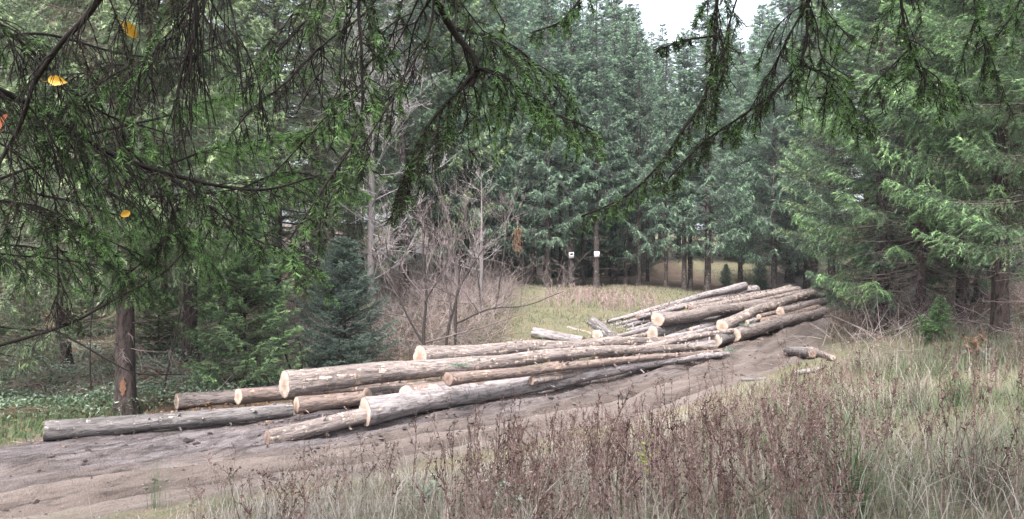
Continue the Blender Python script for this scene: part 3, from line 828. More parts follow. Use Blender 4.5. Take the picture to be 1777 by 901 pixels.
HAZE_BLUE = (1.22, 1.27, 1.36); OLIVE = (1.35, 1.25, 1.05); SHADED = (.8, .85, .85); BRIGHT = (1.12, 1.25, .92)  # dark tint paints in the wood's shade, blue tint the distance haze
GE = "spruces along the far edge of the meadow"
tree_px(FAR[2], 905, 37.5, "broad blue-green spruce at the left end of the meadow, beside the bare shrubs", GE, ytop=60, tint=HAZE_BLUE)
tree_px(SLIM, 928, 38.0, "thin spruce trunk just right of the broad spruce at the meadow's left end", GE, ytop=40, tint=HAZE_BLUE)
tree_px(FAR[1], 951, 36.5, "dark thick-trunked spruce left of both white signs", GE, ytop=-60, tint=HAZE_BLUE)
tree_px(SLIM, 973, 40.0, "slender dark spruce trunk immediately left of the left sign trunk", GE, ytop=-20, tint=HAZE_BLUE)
SIGN_A = tree_px(FAR[3], 991, 37.0, "spruce carrying the left white sign with a dark mark", GE, ytop=-30, tint=HAZE_BLUE)
tree_px(SLIM, 1011, 39.5, "slender spruce standing between the two sign trunks", GE, ytop=10, tint=HAZE_BLUE)
SIGN_B = tree_px(FAR[3], 1035, 37.0, "spruce carrying the right plain white sign", GE, ytop=-40, tint=HAZE_BLUE)
tree_px(FAR[0], 1066, 41.0, "tall central spruce with drooping tiers behind the sign trunks", GE, ytop=-25, tint=HAZE_BLUE)
tree_px(FAR[2], 1109, 39.0, "pale-trunked spruce with wide drooping boughs right of the signs", GE, ytop=55, tint=HAZE_BLUE)
tree_px(SLIM, 1087, 39.5, "slender spruce left of the pale-trunked one", GE, ytop=30, tint=HAZE_BLUE)
tree_px(SLIM, 1124, 45.0, "leaning dark trunk at the left edge of the sunny gap", GE, ytop=80, tint=HAZE_BLUE)
tree_px(SLIM, 1156, 38.5, "lone slender spruce in front of the sunny gap", GE, ytop=75, tint=HAZE_BLUE)
tree_px(FAR[3], 1187, 38.5, "left one of two close spruce trunks by the sunny gap", GE, ytop=50, tint=HAZE_BLUE)
tree_px(FAR[1], 1198, 39.0, "right one of two close spruce trunks by the sunny gap", GE, ytop=60, tint=HAZE_BLUE)
tree_px(FAR[0], 1228, 38.0, "stout dark spruce at the right end of the sunny gap", GE, ytop=-30, tint=HAZE_BLUE)
tree_px(FAR[2], 1343, 40.0, "thick-trunked spruce behind the rear ends of the far pile", GE, ytop=40, tint=HAZE_BLUE)
tree_px(FAR[1], 1400, 42.0, "spruce between the thick-trunked one and the track's end", GE, ytop=-60, tint=HAZE_BLUE)
tree_px(FAR[0], 1285, 46.0, "shorter spruce just behind the gap's right end", GE, ytop=85, tint=HAZE_BLUE)
# right side
GR = "spruces on the right side of the track"
tree_px(RIGHTK, 1598, 20.5, "big spruce with a straight grey trunk and wide yellow-green boughs right of the track", GR, ytop=-420, tint=BRIGHT, rot=1.0)
tree_px(LEFTK, 1735, 17.5, "spruce with a bare lower trunk near the right edge of the photo", GR, ytop=-600, tint=BRIGHT, rot=2.0)
tree_px(NEARK, 1850, 12.5, "nearest spruce at the right edge, fresh green boughs with its trunk out of frame", GR, ytop=-800, tint=BRIGHT, rot=.4)
tree_px(MID[0], 1700, 24.0, "spruce deep in the shade between the two right trunks", GR, ytop=-300, tint=SHADED)
tree_px(MID[1], 1505, 31.0, "spruce overhanging the far end of the track from the right", GR, ytop=-150, tint=BRIGHT)
tree_px(MID[1], 1555, 26.0, "spruce with low boughs hanging over the far pile's right end", GR, ytop=-250, tint=BRIGHT, rot=.5)
tree_px(MID[1], 1530, 22.5, "spruce with low boughs left of the straight grey trunk", GR, ytop=-350, tint=SHADED, rot=2.6)
tree_px(MID[0], 1672, 21.5, "spruce filling the shade right of the straight grey trunk", GR, ytop=-350, tint=SHADED, rot=1.6)
tree_px(YOUNG, 1632, 18.0, "small bright green bush-like spruce seedling below the straight grey trunk", None, H=1.0, tint=(1.1, 1.25, .9), name="young_spruce")
tree_px(YOUNG, 1320, 43.0, "little young spruce at the sunny gap beside the thick-trunked spruce", "little spruces by the sunny gap", H=1.7, tint=HAZE_BLUE, name="young_spruce")
tree_px(YOUNG, 1260, 44.0, "little low spruce seedling on the grass of the sunny gap", "little spruces by the sunny gap", H=1.3, tint=HAZE_BLUE, name="young_spruce")
# left side
GL = "spruces on the left of the logs"
tree_px(LEFTK, 218, 16.6, "stout spruce with an orange bark scar standing left behind the logs", GL, ytop=-700, tint=OLIVE, rot=.7)
tree_px(MID[1], 480, 27.5, "grey-green spruce with hanging lichen curtains left of the bare pale tree", GL, ytop=-350, tint=OLIVE)
tree_px(MID[0], 545, 31.0, "spruce tucked behind the bare pale tree", GL, ytop=-200, tint=OLIVE)
tree_px(LEFTK, 330, 24.0, "shaded spruce between the stout left spruce and the curtained one", GL, ytop=-420, tint=OLIVE)
tree_px(LEFTK, 110, 23.0, "shaded spruce left of the stout scarred spruce", GL, ytop=-420, tint=OLIVE)
tree_px(MID[1], -40, 18.0, "spruce at the far left edge with low boughs", GL, ytop=-600, tint=OLIVE)
tree_px(MID[0], 700, 33.0, "spruce standing behind the pale bare tree's right side", GL, ytop=-180, tint=SHADED)
tree_px(FAR[2], 800, 36.0, "dark spruce behind the bare shrubs", GL, ytop=-80, tint=HAZE_BLUE)
tree_px(YOUNG, 425, 18.6, "young bright green spruce with layered boughs left of the dark little fir", None, H=4.3, tint=(1.25, 1.35, 1.0), name="young_spruce")
tree_px(FIRK, 597, 19.6, "dark blue-green young fir behind the thickest log", None, H=3.75, name="young_fir")
# the wood behind: trees nobody can tell apart
GW = "spruces deep in the wood behind the meadow and the logs"
tree_px(FAR[1], 1150, 62.0, "distant spruce whose tip shows in the left half of the sky gap", GE, ytop=42, tint=HAZE_BLUE)
tree_px(FAR[3], 1178, 66.0, "distant spruce with a thin tip in the sky gap, beside the central spire", GE, ytop=60, tint=HAZE_BLUE)
tree_px(FAR[1], 1285, 60.0, "distant spruce whose tip shows in the right half of the sky gap", GE, ytop=66, tint=HAZE_BLUE)
tree_px(FAR[0], 1262, 64.0, "tall distant spruce dividing the sky gap at the right", GE, ytop=18, tint=HAZE_BLUE)
tree_px(FAR[3], 1318, 58.0, "distant spruce closing the sky gap on the right", GE, ytop=20, tint=HAZE_BLUE)
tree_px(FAR[3], 1104, 60.0, "distant spruce closing the sky gap on the left", GE, ytop=8, tint=HAZE_BLUE)
GU = "young spruces filling the dark understory behind the meadow trunks"  # added to darken the understory, its shade put into their tint
for px, d, h in ((885, 43, 4.2), (925, 47, 3.6), (962, 45, 4.0), (1000, 49, 4.4), (1022, 46, 3.4), (1058, 48, 4.2), (1090, 50, 3.6), (1112, 54, 4.4), (1385, 50, 4.6), (1290, 62, 4.5), (1345, 58, 4.5)):
    tree_px(YOUNG, px, d, "young spruce in the dark understory behind the meadow trunks", GU, H=h, tint=SHADED, name="young_spruce")
GY = "young spruces scattered in the left wood behind the scarred trunk"
for px, d, h in ((40, 24, 3.0), (140, 29, 3.4), (275, 26, 3.2), (330, 31, 4.0), (-30, 21, 2.4), (185, 34, 4.0), (80, 37, 4.4)):
    tree_px(YOUNG, px, d, "young spruce scattered in the left wood behind the scarred trunk", GY, H=h, tint=OLIVE, name="young_spruce")
YT_X = [-600, 700, 940, 990, 1010, 1060, 1100, 1130, 1190, 1225, 1260, 1310, 1340, 1420, 2600]
YT_Y = [-260, -260, -90, 10, 25, -40, 20, 70, 70, -30, 70, 70, -20, -150, -250]
pts = []
def wood(n, xr, yr, dmin):
    c = 0
    for _ in range(n * 30):
        if c >= n: break
        px = tr.uniform(*xr); d = tr.uniform(*yr)
        x = (px - CX) / FPX * d
        if any((x - a) ** 2 + (d - b) ** 2 < dmin ** 2 for a, b in pts): continue
        if 1095 < px < 1330 and d < 58: continue
        pts.append((x, d)); c += 1
        k = FAR[tr.integers(0, 4)] if d > 34 else FAR[tr.integers(0, 3)]
        yt = np.interp(px, YT_X, YT_Y) + tr.uniform(-25, 40)
        x_ = (px - CX) / FPX * d
        h = min(27, CAM_Z + (CY - yt) / FPX * d - gz(x_, d))
        tree(k, x_, d, "dark spruce deep in the wood, one of many alike", GW, H=h, tint=HAZE_BLUE if d > 40 else OLIVE)
wood(34, (840, 1420), (46, 80), 3.0)
wood(30, (-350, 860), (33, 62), 3.2)
wood(24, (1400, 2250), (24, 55), 3.3)

# ------------------------------------------------------------------ overhanging boughs of the two spruces beside the photographer
def smooth_line(pts, step):
    P_ = np.array(pts, float)
    d = np.r_[0, np.cumsum(np.linalg.norm(np.diff(P_, axis=0), axis=1))]
    n = max(8, int(d[-1] / step))
    q = np.linspace(0, d[-1], n)
    h = np.diff(d)
    dl = np.diff(P_, axis=0) / h[:, None]
    m = np.vstack([dl[:1], (dl[:-1] * h[1:, None] + dl[1:] * h[:-1, None]) / (h[1:] + h[:-1])[:, None], dl[-1:]])
    i = np.clip(np.searchsorted(d, q, side='right') - 1, 0, len(P_) - 2)
    u = ((q - d[i]) / h[i])[:, None]; hh = h[i][:, None]
    return (P_[i] * (2 * u ** 3 - 3 * u ** 2 + 1) + m[i] * hh * (u ** 3 - 2 * u ** 2 + u)
            + P_[i + 1] * (3 * u ** 2 - 2 * u ** 3) + m[i + 1] * hh * (u ** 3 - u ** 2)), q

def seg_eval(Q, r, u):
    k = Q.shape[1]
    f = u * (k - 1); i = np.minimum(f.astype(int), k - 2); fr = (f - i)[..., None]
    return Q[r, i] * (1 - fr) + Q[r, i + 1] * fr, nrm(Q[r, i + 1] - Q[r, i])

def bough(pts, w0, w1, seed, sp=0.03, tl=0.22, hang=0.5, need=0.6, ter=5, s0=0.1, nper=520, agew=0.5, nl=0.023, nw=0.0042, fwd=0.55, side=1.0, subs=0, world_pts=False, sublen=(.2, .48), pymax=None, trunk=None):
    """pts: photo pixel + distance; w0,w1: limb width in photo pixels at its ends"""
    g = np.random.default_rng(seed)
    wp = list(pts) if world_pts else [P(*p) for p in pts]
    lead = 0.0
    if trunk is not None and (pts[0][1] < -40 or pts[0][0] < -40):      # a main limb: carry it back to its trunk
        away = math.hypot(wp[0][0] - trunk[0], wp[0][1] - trunk[1])
        tp = np.array([trunk[0], trunk[1], wp[0][2] + .32 * away + .1])
        wp = [tp, (tp * .5 + wp[0] * .5) + np.array([0, 0, .10 * away])] + wp
        lead = float(sum(np.linalg.norm(wp[i + 1] - wp[i]) for i in (0, 1)))
    line, q = smooth_line(wp, 0.03)
    n = len(line); tt = np.clip((q - lead) / (q[-1] - lead), 0, 1)
    s0 = (lead + s0 * (q[-1] - lead)) / q[-1]
    dd = np.maximum(line[:, 1], 2.1) if not world_pts else line[:, 1]
    rad = (w0 + (w1 - w0) * tt ** .6) * 0.5 * dd / FPX * (1 + .18 * (vn(q * 18, q * 0, seed) - .5))
    line = line + 0.012 * (np.stack([vn(q * 7, q * 0 + i * 5.3, seed + i) for i in range(3)], -1) - .5)
    b = Buf(); nb_ = Buf()
    b.add(*tubes(line[None], rad[None], 6))
    Ltot = q[-1]
    m = max(2, int(Ltot * (1 - s0) / sp))
    u = s0 + (1 - s0) * (np.arange(m) + g.random(m)) / m
    lb = line[None]
    uf = (u * q[-1] - lead) / (q[-1] - lead)
    p, t = seg_eval(lb, np.zeros(m, int), np.clip(u, 0, 1))
    sd_ = np.where(np.arange(m) % 2 == 0, 1., -1.)[:, None]
    hor = nrm(np.cross(t, np.array([0, 0, 1.0])) + 1e-4)
    # boughs seen edge-on still spread in depth and sideways
    d = nrm(t * fwd + hor * sd_ * side * g.uniform(.5, 1.1, (m, 1)) + np.array([0, 0, -1.0]) * hang * g.uniform(.3, 1.2, (m, 1)) + g.normal(size=(m, 3)) * .22)
    l = tl * (0.5 + 0.45 * (1 - uf)) * g.uniform(.4, 1.2, m)
    k = 6
    us = np.linspace(0, 1, k)
    Q = p[:, None] + d[:, None] * (l[:, None] * us * (1 - .2 * us))[..., None]
    Q[..., 2] -= (l * hang)[:, None] * .55 * us ** 2
    Q = Q + g.normal(size=Q.shape) * (l[:, None] * .022 * us)[..., None]
    b.add(*tubes(Q, (.0020 + .0040 * l)[:, None] * (1 - .7 * us), 4))
    has = g.random(m) < need * (0.35 + 0.9 * uf)
    bi = np.repeat(np.arange(m), ter)
    u2 = g.uniform(.15, .98, m * ter)
    p2, t2 = seg_eval(Q, bi, u2)
    d2 = nrm(t2 * .9 + g.normal(size=t2.shape) * .62 + np.array([0, 0, -.35]) * hang)
    l3 = l[bi] * g.uniform(.16, .42, len(bi))
    us3 = np.array([0, .5, 1.])
    T = p2[:, None] + d2[:, None] * (l3[:, None] * us3)[..., None]
    T[..., 2] -= (l3 * hang * .5)[:, None] * us3 ** 2
    b.add(*tubes(T, np.broadcast_to(np.array([.0021, .0017, .0010]), T.shape[:2]), 3))
    # little buds / cone stubs at some bare ends
    def needles(Qx, rows, lens, dens, amin):
        cnt = np.maximum(1, (lens[rows] * dens)).astype(int)
        r = np.repeat(rows, cnt)
        if len(r) == 0: return
        uu = g.uniform(amin, 1.0, len(r))
        pp, tx = seg_eval(Qx, r, uu)
        rd = nrm(np.cross(tx, g.normal(size=tx.shape)))
        dx = nrm(tx * g.uniform(.45, 1.0, (len(r), 1)) + rd)
        V, F = blades(pp, dx, nl * g.uniform(.65, 1.2, len(r)), nw * g.uniform(.8, 1.2, len(r)), rng=g)
        tone = g.random(len(Qx))
        age = np.clip(agew + (tone[r] - .5) * .7 - .35 * (uu - .4), 0, 1)
        nb_.add(V, F, age=np.repeat(age, 3), rnd=np.repeat(g.random(len(r)) * .6 + .4 * tone[r], 3))
    needles(T, np.nonzero(has[bi])[0], l3, nper, 0.0)
    needles(Q, np.nonzero(has)[0], l, nper * .9, 0.25)
    for i in range(subs):
        uu = s0 + (1 - s0) * g.uniform(.0, .9)
        p, t = seg_eval(lb, np.zeros(1, int), np.array([uu])); p, t = p[0], t[0]
        hv = nrm(np.cross(t, [0, 0, 1.0]))
        d = nrm(t * g.uniform(.2, .9) + hv * g.choice([-1, 1]) * g.uniform(.3, 1.1) + np.array([0, 0, -g.uniform(.1, .9)]))
        Ls = g.uniform(*sublen)
        q_ = [p + d * Ls * v + np.array([0, 0, -1]) * Ls * .38 * v * v + g.normal(size=3) * .03 * v for v in (0, .33, .66, 1.0)]
        for _ in range(12):
            e_ = q_[-1]
            if pymax is None or e_[1] < .5 or CY - (e_[2] - .12 - CAM_Z) / e_[1] * FPX < pymax: break
            q_ = [p + (v - p) * .75 for v in q_]
        w_ = max(3.0, min(6.0, (w0 + (w1 - w0) * uu) * .6))
        b2, n2 = bough(q_, w_, 1.6, seed * 31 + i, sp=.05, tl=.17, hang=hang, need=need * .9, ter=4, s0=.1, nper=nper, agew=agew, world_pts=True)
        b.V += b2.V; b.F += [f + b.n for f in b2.F]; b.n += b2.n
        if n2.n:
            nb_.V += n2.V; nb_.F += [f + nb_.n for f in n2.F]; nb_.n += n2.n
            for k_ in n2.A: nb_.A.setdefault(k_, []).extend(n2.A[k_])
    return b, nb_

def overhead_tree(name, x, y, H, zb, R, label, boughs, seed, pymax):
    e = empty(name, (x, y, gz(x, y)))
    prop(e, label, "tree", "spruces the photographer stands under")
    base = Vector(e.location)
    obj("trunk", trunk_mesh("trunk", H, .19, M_BARK, seed), e)
    cd = crown_data(seed, H, zb, R, .32, (6, 8), .15, .7, (3, 3), .16, .045, low=-.05)  # unseen crown, made wide and dense to shade the boughs below
    obj("crown", crown_mesh("crown", cd, M_OVER, M_TWIG), e)
    for i, (lab, pts, w0, w1, kw) in enumerate(boughs):
        wood_, nd = bough(pts, w0, w1, seed * 50 + i, pymax=pymax, trunk=(x, y), **kw)
        for B_ in (wood_, nd):
            B_.V = [v - np.array(base)[None] for v in B_.V]
        o = obj("branch", wood_.mesh("branch", M_TWIG), e)
        if lab: o["label"] = lab
        if nd.n: obj("needles", nd.mesh("needles", M_OVER), o)
    return e

CB = [
 ("thick dark limb that bends in the top centre", [(660, -330, 1.9), (755, 0, 2.5), (790, 55, 2.6), (826, 120, 2.62), (815, 150, 2.62)], 15, 11, dict(sp=.035, tl=.26, hang=.35, need=.4, ter=5, s0=.3, subs=5)),
 ("green tipped bough reaching right from the bend", [(825, 118, 2.6), (868, 128, 2.7), (930, 178, 2.9), (985, 210, 3.0), (1025, 224, 3.1)], 9, 3, dict(sp=.020, tl=.22, hang=.95, need=1.3, ter=4, s0=.03, nper=600, agew=.32)),
 ("brownish bough drooping left from the bend", [(825, 122, 2.6), (792, 160, 2.65), (745, 215, 2.6), (708, 290, 2.6), (690, 335, 2.6)], 9, 2.5, dict(sp=.018, tl=.22, hang=.85, need=1.2, ter=5, s0=.05, nper=560, agew=.62)),
 (None, [(785, 50, 2.6), (850, 62, 2.75), (905, 92, 2.9), (960, 150, 3.05), (1000, 190, 3.1)], 7, 3, dict(sp=.024, tl=.24, hang=.7, need=1.1, ter=4, s0=.05, agew=.42)),
 (None, [(745, -80, 2.4), (755, 10, 2.45), (705, 130, 2.35), (645, 230, 2.3), (590, 310, 2.3), (545, 395, 2.3)], 6, 2, dict(sp=.035, tl=.18, hang=.6, need=.75, ter=5, s0=.2, agew=.45)),
 ("thin dark branch hanging straight down left of the bend", [(632, -200, 2.3), (625, 0, 2.4), (629, 130, 2.4), (624, 215, 2.4), (588, 290, 2.35), (530, 375, 2.3), (500, 415, 2.3)], 8, 3, dict(sp=.03, tl=.22, hang=.65, need=.65, ter=5, s0=.15, agew=.45, subs=4)),
 (None, [(690, -90, 2.6), (640, 15, 2.6), (570, 72, 2.6), (500, 140, 2.7), (425, 205, 2.8), (400, 240, 2.9)], 6, 2, dict(sp=.05, tl=.20, hang=.7, need=.35, ter=4, s0=.2, agew=.5, subs=4)),
 (None, [(720, -150, 2.7), (690, 30, 2.7), (640, 130, 2.8), (560, 210, 2.9), (480, 300, 3.0)], 5, 1.5, dict(sp=.045, tl=.22, hang=.5, need=.5, ter=5, s0=.2, agew=.45, subs=4)),
 (None, [(590, -120, 2.9), (560, 0, 2.9), (520, 50, 2.9), (470, 100, 3.0), (400, 130, 3.2)], 5, 2, dict(sp=.05, tl=.24, hang=.6, need=.4, ter=5, s0=.2, agew=.5, subs=5)),
 ("small tufted branch tip right of the bend", [(1030, -120, 3.4), (1004, 0, 3.5), (978, 36, 3.5), (925, 58, 3.5)], 7, 3, dict(sp=.02, tl=.16, hang=.4, need=1.2, ter=5, s0=.4, agew=.4)),
 ("long branch curving down to the left in the right centre", [(1262, -300, 2.4), (1246, 0, 2.8), (1240, 95, 2.8), (1216, 180, 2.8), (1180, 235, 2.8), (1130, 300, 2.85), (1075, 345, 2.9), (1008, 374, 2.95)], 12, 3, dict(sp=.025, tl=.18, hang=.75, need=.85, ter=6, s0=.3, nper=540, agew=.5, fwd=.9)),
 (None, [(1241, 62, 2.8), (1196, 70, 2.8), (1145, 88, 2.85)], 5, 3, dict(sp=.018, tl=.10, hang=.3, need=.9, ter=5, s0=.3, agew=.6)),
 (None, [(1300, -80, 3.0), (1262, 60, 3.0), (1240, 160, 3.0), (1225, 230, 3.0)], 5, 2, dict(sp=.03, tl=.2, hang=.8, need=.8, ter=5, s0=.3, agew=.5)),
 ("forked branch hanging right of the long curved one", [(1425, -250, 2.6), (1402, 0, 3.0), (1388, 110, 3.0), (1340, 165, 3.0), (1290, 200, 3.0), (1225, 245, 3.0), (1160, 310, 3.0)], 9, 3, dict(sp=.026, tl=.20, hang=.65, need=.8, ter=6, s0=.3, agew=.55, fwd=.9, subs=2)),
 (None, [(1405, 0, 3.0), (1372, 60, 3.0), (1345, 110, 3.0), (1300, 190, 3.0)], 5, 2, dict(sp=.025, tl=.2, hang=.7, need=.8, ter=5, s0=.2, agew=.55)),
 ("green tipped fork of the hanging branch", [(1390, 112, 3.0), (1430, 135, 3.05), (1462, 180, 3.1), (1500, 220, 3.2)], 5, 2.5, dict(sp=.02, tl=.2, hang=.7, need=1.2, ter=6, s0=.05, agew=.28)),
 (None, [(1450, -120, 3.1), (1430, 0, 3.1), (1450, 40, 3.1), (1475, 70, 3.2)], 5, 2, dict(sp=.03, tl=.2, hang=.6, need=1.0, ter=5, s0=.3, agew=.35)),
 ("branch with bright green tips at the upper right", [(1560, -250, 2.9), (1565, 0, 3.2), (1581, 85, 3.2), (1606, 135, 3.3), (1655, 152, 3.4)], 9, 3, dict(sp=.025, tl=.24, hang=.7, need=.9, ter=6, s0=.35, agew=.3, subs=3)),
 (None, [(1581, 85, 3.2), (1545, 118, 3.2), (1512, 150, 3.2)], 5, 2, dict(sp=.022, tl=.17, hang=.6, need=1.1, ter=5, s0=.05, agew=.35)),
 (None, [(1690, -150, 3.2), (1690, 20, 3.2), (1705, 75, 3.2), (1722, 130, 3.2)], 6, 2, dict(sp=.03, tl=.2, hang=.6, need=.9, ter=5, s0=.3, agew=.4, subs=2)),
 (None, [(1800, -120, 3.3), (1770, 0, 3.3), (1730, 60, 3.3), (1690, 90, 3.4)], 6, 2, dict(sp=.03, tl=.22, hang=.6, need=.9, ter=5, s0=.3, agew=.4)),
]
LB = [
 ("thickest left limb running from the left edge towards the centre", [(-260, 20, 2.3), (0, 158, 2.8), (60, 185, 2.9), (130, 230, 3.0), (200, 272, 3.1), (330, 310, 3.3), (450, 330, 3.5), (530, 312, 3.7), (580, 300, 3.8)], 24, 2.5, dict(sp=.035, tl=.42, hang=.5, need=.45, ter=7, s0=.15, agew=.45, subs=5)),
 ("dark bough with a curtain of hanging twigs in the top left corner", [(260, -260, 2.0), (172, 0, 2.3), (112, 70, 2.4), (62, 150, 2.5), (20, 250, 2.6), (-30, 330, 2.6)], 18, 5, dict(sp=.06, tl=.24, hang=1.2, need=.5, ter=5, s0=.2, agew=.8, subs=1)),
 ("bough with long bare twigs hanging like a dark curtain", [(372, -220, 2.2), (338, 0, 2.5), (338, 50, 2.5), (322, 110, 2.5), (305, 170, 2.5)], 12, 5, dict(sp=.034, tl=.34, hang=1.8, need=.35, ter=5, s0=.1, agew=.85, side=.5, subs=3)),
 (None, [(-160, -60, 2.3), (0, 45, 2.6), (60, 95, 2.7), (116, 150, 2.8), (200, 205, 2.9), (300, 235, 3.0)], 10, 3, dict(sp=.03, tl=.34, hang=.6, need=.4, ter=6, s0=.15, agew=.4, subs=3)),
 (None, [(280, -180, 2.6), (330, 10, 2.6), (280, 80, 2.7), (200, 130, 2.8), (110, 200, 2.9), (60, 300, 2.9)], 7, 2, dict(sp=.03, tl=.30, hang=.7, need=.35, ter=6, s0=.15, agew=.4, subs=3)),
 (None, [(420, -180, 2.8), (345, 20, 2.8), (270, 90, 2.9), (180, 120, 3.0), (60, 130, 3.1)], 6, 2, dict(sp=.03, tl=.30, hang=.8, need=.35, ter=6, s0=.2, agew=.5, subs=3)),
 ("long thin bare branch rising from the left edge across the scarred trunk", [(-160, 640, 3.1), (0, 598, 3.4), (100, 569, 3.5), (200, 520, 3.6), (280, 476, 3.7), (328, 430, 3.8)], 9, 3, dict(sp=.12, tl=.28, hang=.15, need=.05, ter=4, s0=.2)),
 (None, [(108, 563, 3.5), (150, 548, 3.55), (186, 513, 3.6), (196, 466, 3.65)], 5, 3, dict(sp=.15, tl=.15, hang=.1, need=0, ter=3, s0=.3)),
 (None, [(95, 572, 3.5), (160, 611, 3.5), (230, 645, 3.5), (315, 650, 3.5)], 4, 2, dict(sp=.16, tl=.15, hang=.1, need=0, ter=3, s0=.3)),
 ("green bough low at the left edge", [(-180, 300, 2.5), (-20, 345, 2.7), (70, 360, 2.9), (150, 400, 3.1), (240, 440, 3.3)], 8, 2, dict(sp=.03, tl=.36, hang=.5, need=.9, ter=7, s0=.2, agew=.4)),
 (None, [(-120, 190, 2.6), (30, 270, 2.8), (88, 330, 2.9), (100, 440, 2.9), (98, 565, 2.9)], 6, 2, dict(sp=.06, tl=.22, hang=.6, need=.3, ter=5, s0=.2, agew=.6, subs=7)),
 (None, [(200, 240, 3.1), (262, 300, 3.2), (300, 380, 3.2), (240, 460, 3.2), (200, 500, 3.2)], 5, 2, dict(sp=.05, tl=.3, hang=.6, need=.5, ter=6, s0=.15, agew=.5, subs=9)),
 ("green bough spreading right below the thick left limb", [(300, 310, 3.3), (380, 370, 3.6), (460, 425, 3.9), (560, 470, 4.2)], 6, 2, dict(sp=.03, tl=.38, hang=.4, need=.9, ter=7, s0=.1, agew=.35)),
 (None, [(-120, 420, 3.5), (0, 440, 3.8), (100, 450, 4.0), (200, 470, 4.2), (280, 520, 4.4)], 6, 2, dict(sp=.035, tl=.4, hang=.4, need=.9, ter=7, s0=.1, agew=.45)),
 ("bright green spray in the gap between the hanging twigs", [(150, 235, 4.6), (290, 200, 4.9), (350, 178, 5.1), (400, 166, 5.3), (445, 160, 5.4)], 6, 2, dict(sp=.03, tl=.36, hang=.2, need=1.3, ter=7, s0=.3, agew=.12)),
 ("bright green spray along the thick left limb's tip", [(250, 300, 4.6), (360, 262, 4.9), (440, 245, 5.1), (530, 228, 5.4), (612, 222, 5.6)], 6, 2, dict(sp=.03, tl=.38, hang=.25, need=1.3, ter=7, s0=.2, agew=.12)),
 (None, [(260, 340, 5.0), (400, 330, 5.2), (500, 300, 5.4), (620, 330, 5.8)], 6, 2, dict(sp=.03, tl=.45, hang=.35, need=1.2, ter=7, s0=.1, agew=.2)),
 (None, [(-60, 150, 4.6), (80, 250, 4.8), (180, 330, 5.0), (290, 390, 5.2), (380, 470, 5.4)], 8, 2, dict(sp=.03, tl=.5, hang=.4, need=.9, ter=7, s0=.1, agew=.35)),
 (None, [(-80, 420, 5.6), (60, 430, 5.8), (170, 450, 6.1), (260, 490, 6.4)], 6, 2, dict(sp=.035, tl=.5, hang=.5, need=1.0, ter=7, s0=.1, agew=.3)),
 (None, [(40, 330, 5.6), (160, 360, 5.9), (260, 390, 6.2), (380, 420, 6.6)], 6, 2, dict(sp=.035, tl=.5, hang=.5, need=1.0, ter=7, s0=.1, agew=.25)),
 (None, [(-60, 330, 5.2), (60, 290, 5.4), (180, 270, 5.6), (300, 250, 5.8)], 7, 2, dict(sp=.035, tl=.5, hang=.5, need=.9, ter=7, s0=.1, agew=.3)),
 (None, [(-60, 70, 5.0), (80, 60, 5.2), (200, 90, 5.4), (320, 100, 5.6), (420, 60, 5.8)], 7, 2, dict(sp=.035, tl=.5, hang=.8, need=.7, ter=7, s0=.1, agew=.55)),
]
overhead_tree("spruce_tree", 0.9, -1.4, 15, 5.4, 3.7, "spruce overhead whose dark drooping branches cross the top centre and right", CB, 301, 250)
overhead_tree("spruce_tree", -4.3, 1.6, 15, 6.6, 3.3, "spruce just outside the left edge with dark twig curtains over the left side", LB, 302, 430)

# yellow maple leaves caught in the twigs
M_YLEAF = N("yellow_leaf", 0.5, 0.4); M_YLEAF.color(M_YLEAF.mix(M_YLEAF.noise(M_YLEAF.coord("Object"), 40, 3), (0.42, 0.20, 0.012), (0.52, 0.33, 0.03))); M_YLEAF = M_YLEAF.m
M_OLEAF = N("orange_leaf", 0.6, 0.3); M_OLEAF.color((0.30, 0.09, 0.025)); M_OLEAF = M_OLEAF.m
def maple_leaf(label, px, py, d, size, rot, mat):
    prof = [(0, .5), (.13, .36), (.20, .33), (.26, .16), (.33, .08), (.27, -.08), (.22, -.20), (.07, -.30)]
    pts_ = [(x, y) for x, y in prof] + [(-x, y) for x, y in prof[::-1][:-1]]
    a = np.array(pts_) * size
    a[:, 0] *= .72
    z = np.abs(a[:, 0]) * .55 - a[:, 1] ** 2 * 2.0
    ring = np.c_[a, z]
    V = np.vstack([ring, [[0, .05 * size, 0]]]); n = len(ring)
    F = np.stack([np.arange(n), np.roll(np.arange(n), -1), np.full(n, n)], -1)
    sv, sf = tubes(np.array([[[0, -.28 * size, -.01], [0.01, -.45 * size, 0], [.0, -.62 * size, .02]]]), np.array([[.0013, .0011, .0009]]), 4)
    o = obj("maple_leaf", mesh_np("maple_leaf", V, F, mat), None, P(px, py, d), rot)
    prop(o, label, "leaf", "yellow leaves caught in the left twigs")
    obj("stalk", mesh_np("stalk", sv, sf, mat), o)
maple_leaf("uppermost yellow leaf, long and folded, caught in dark twigs at the upper left", 222, 50, 2.55, .085, (R_(68), R_(130), R_(35)), M_YLEAF)
maple_leaf("yellow leaf with an orange tinge caught near the thick left limb", 96, 140, 2.6, .075, (R_(62), R_(100), R_(-25)), M_YLEAF)
maple_leaf("lowest yellow leaf, half hidden by green needles", 216, 372, 3.0, .060, (R_(58), R_(60), R_(30)), M_YLEAF)
maple_leaf("orange leaf at the very left edge of the photo", 6, 213, 2.8, .08, (R_(75), R_(20), R_(-30)), M_OLEAF)


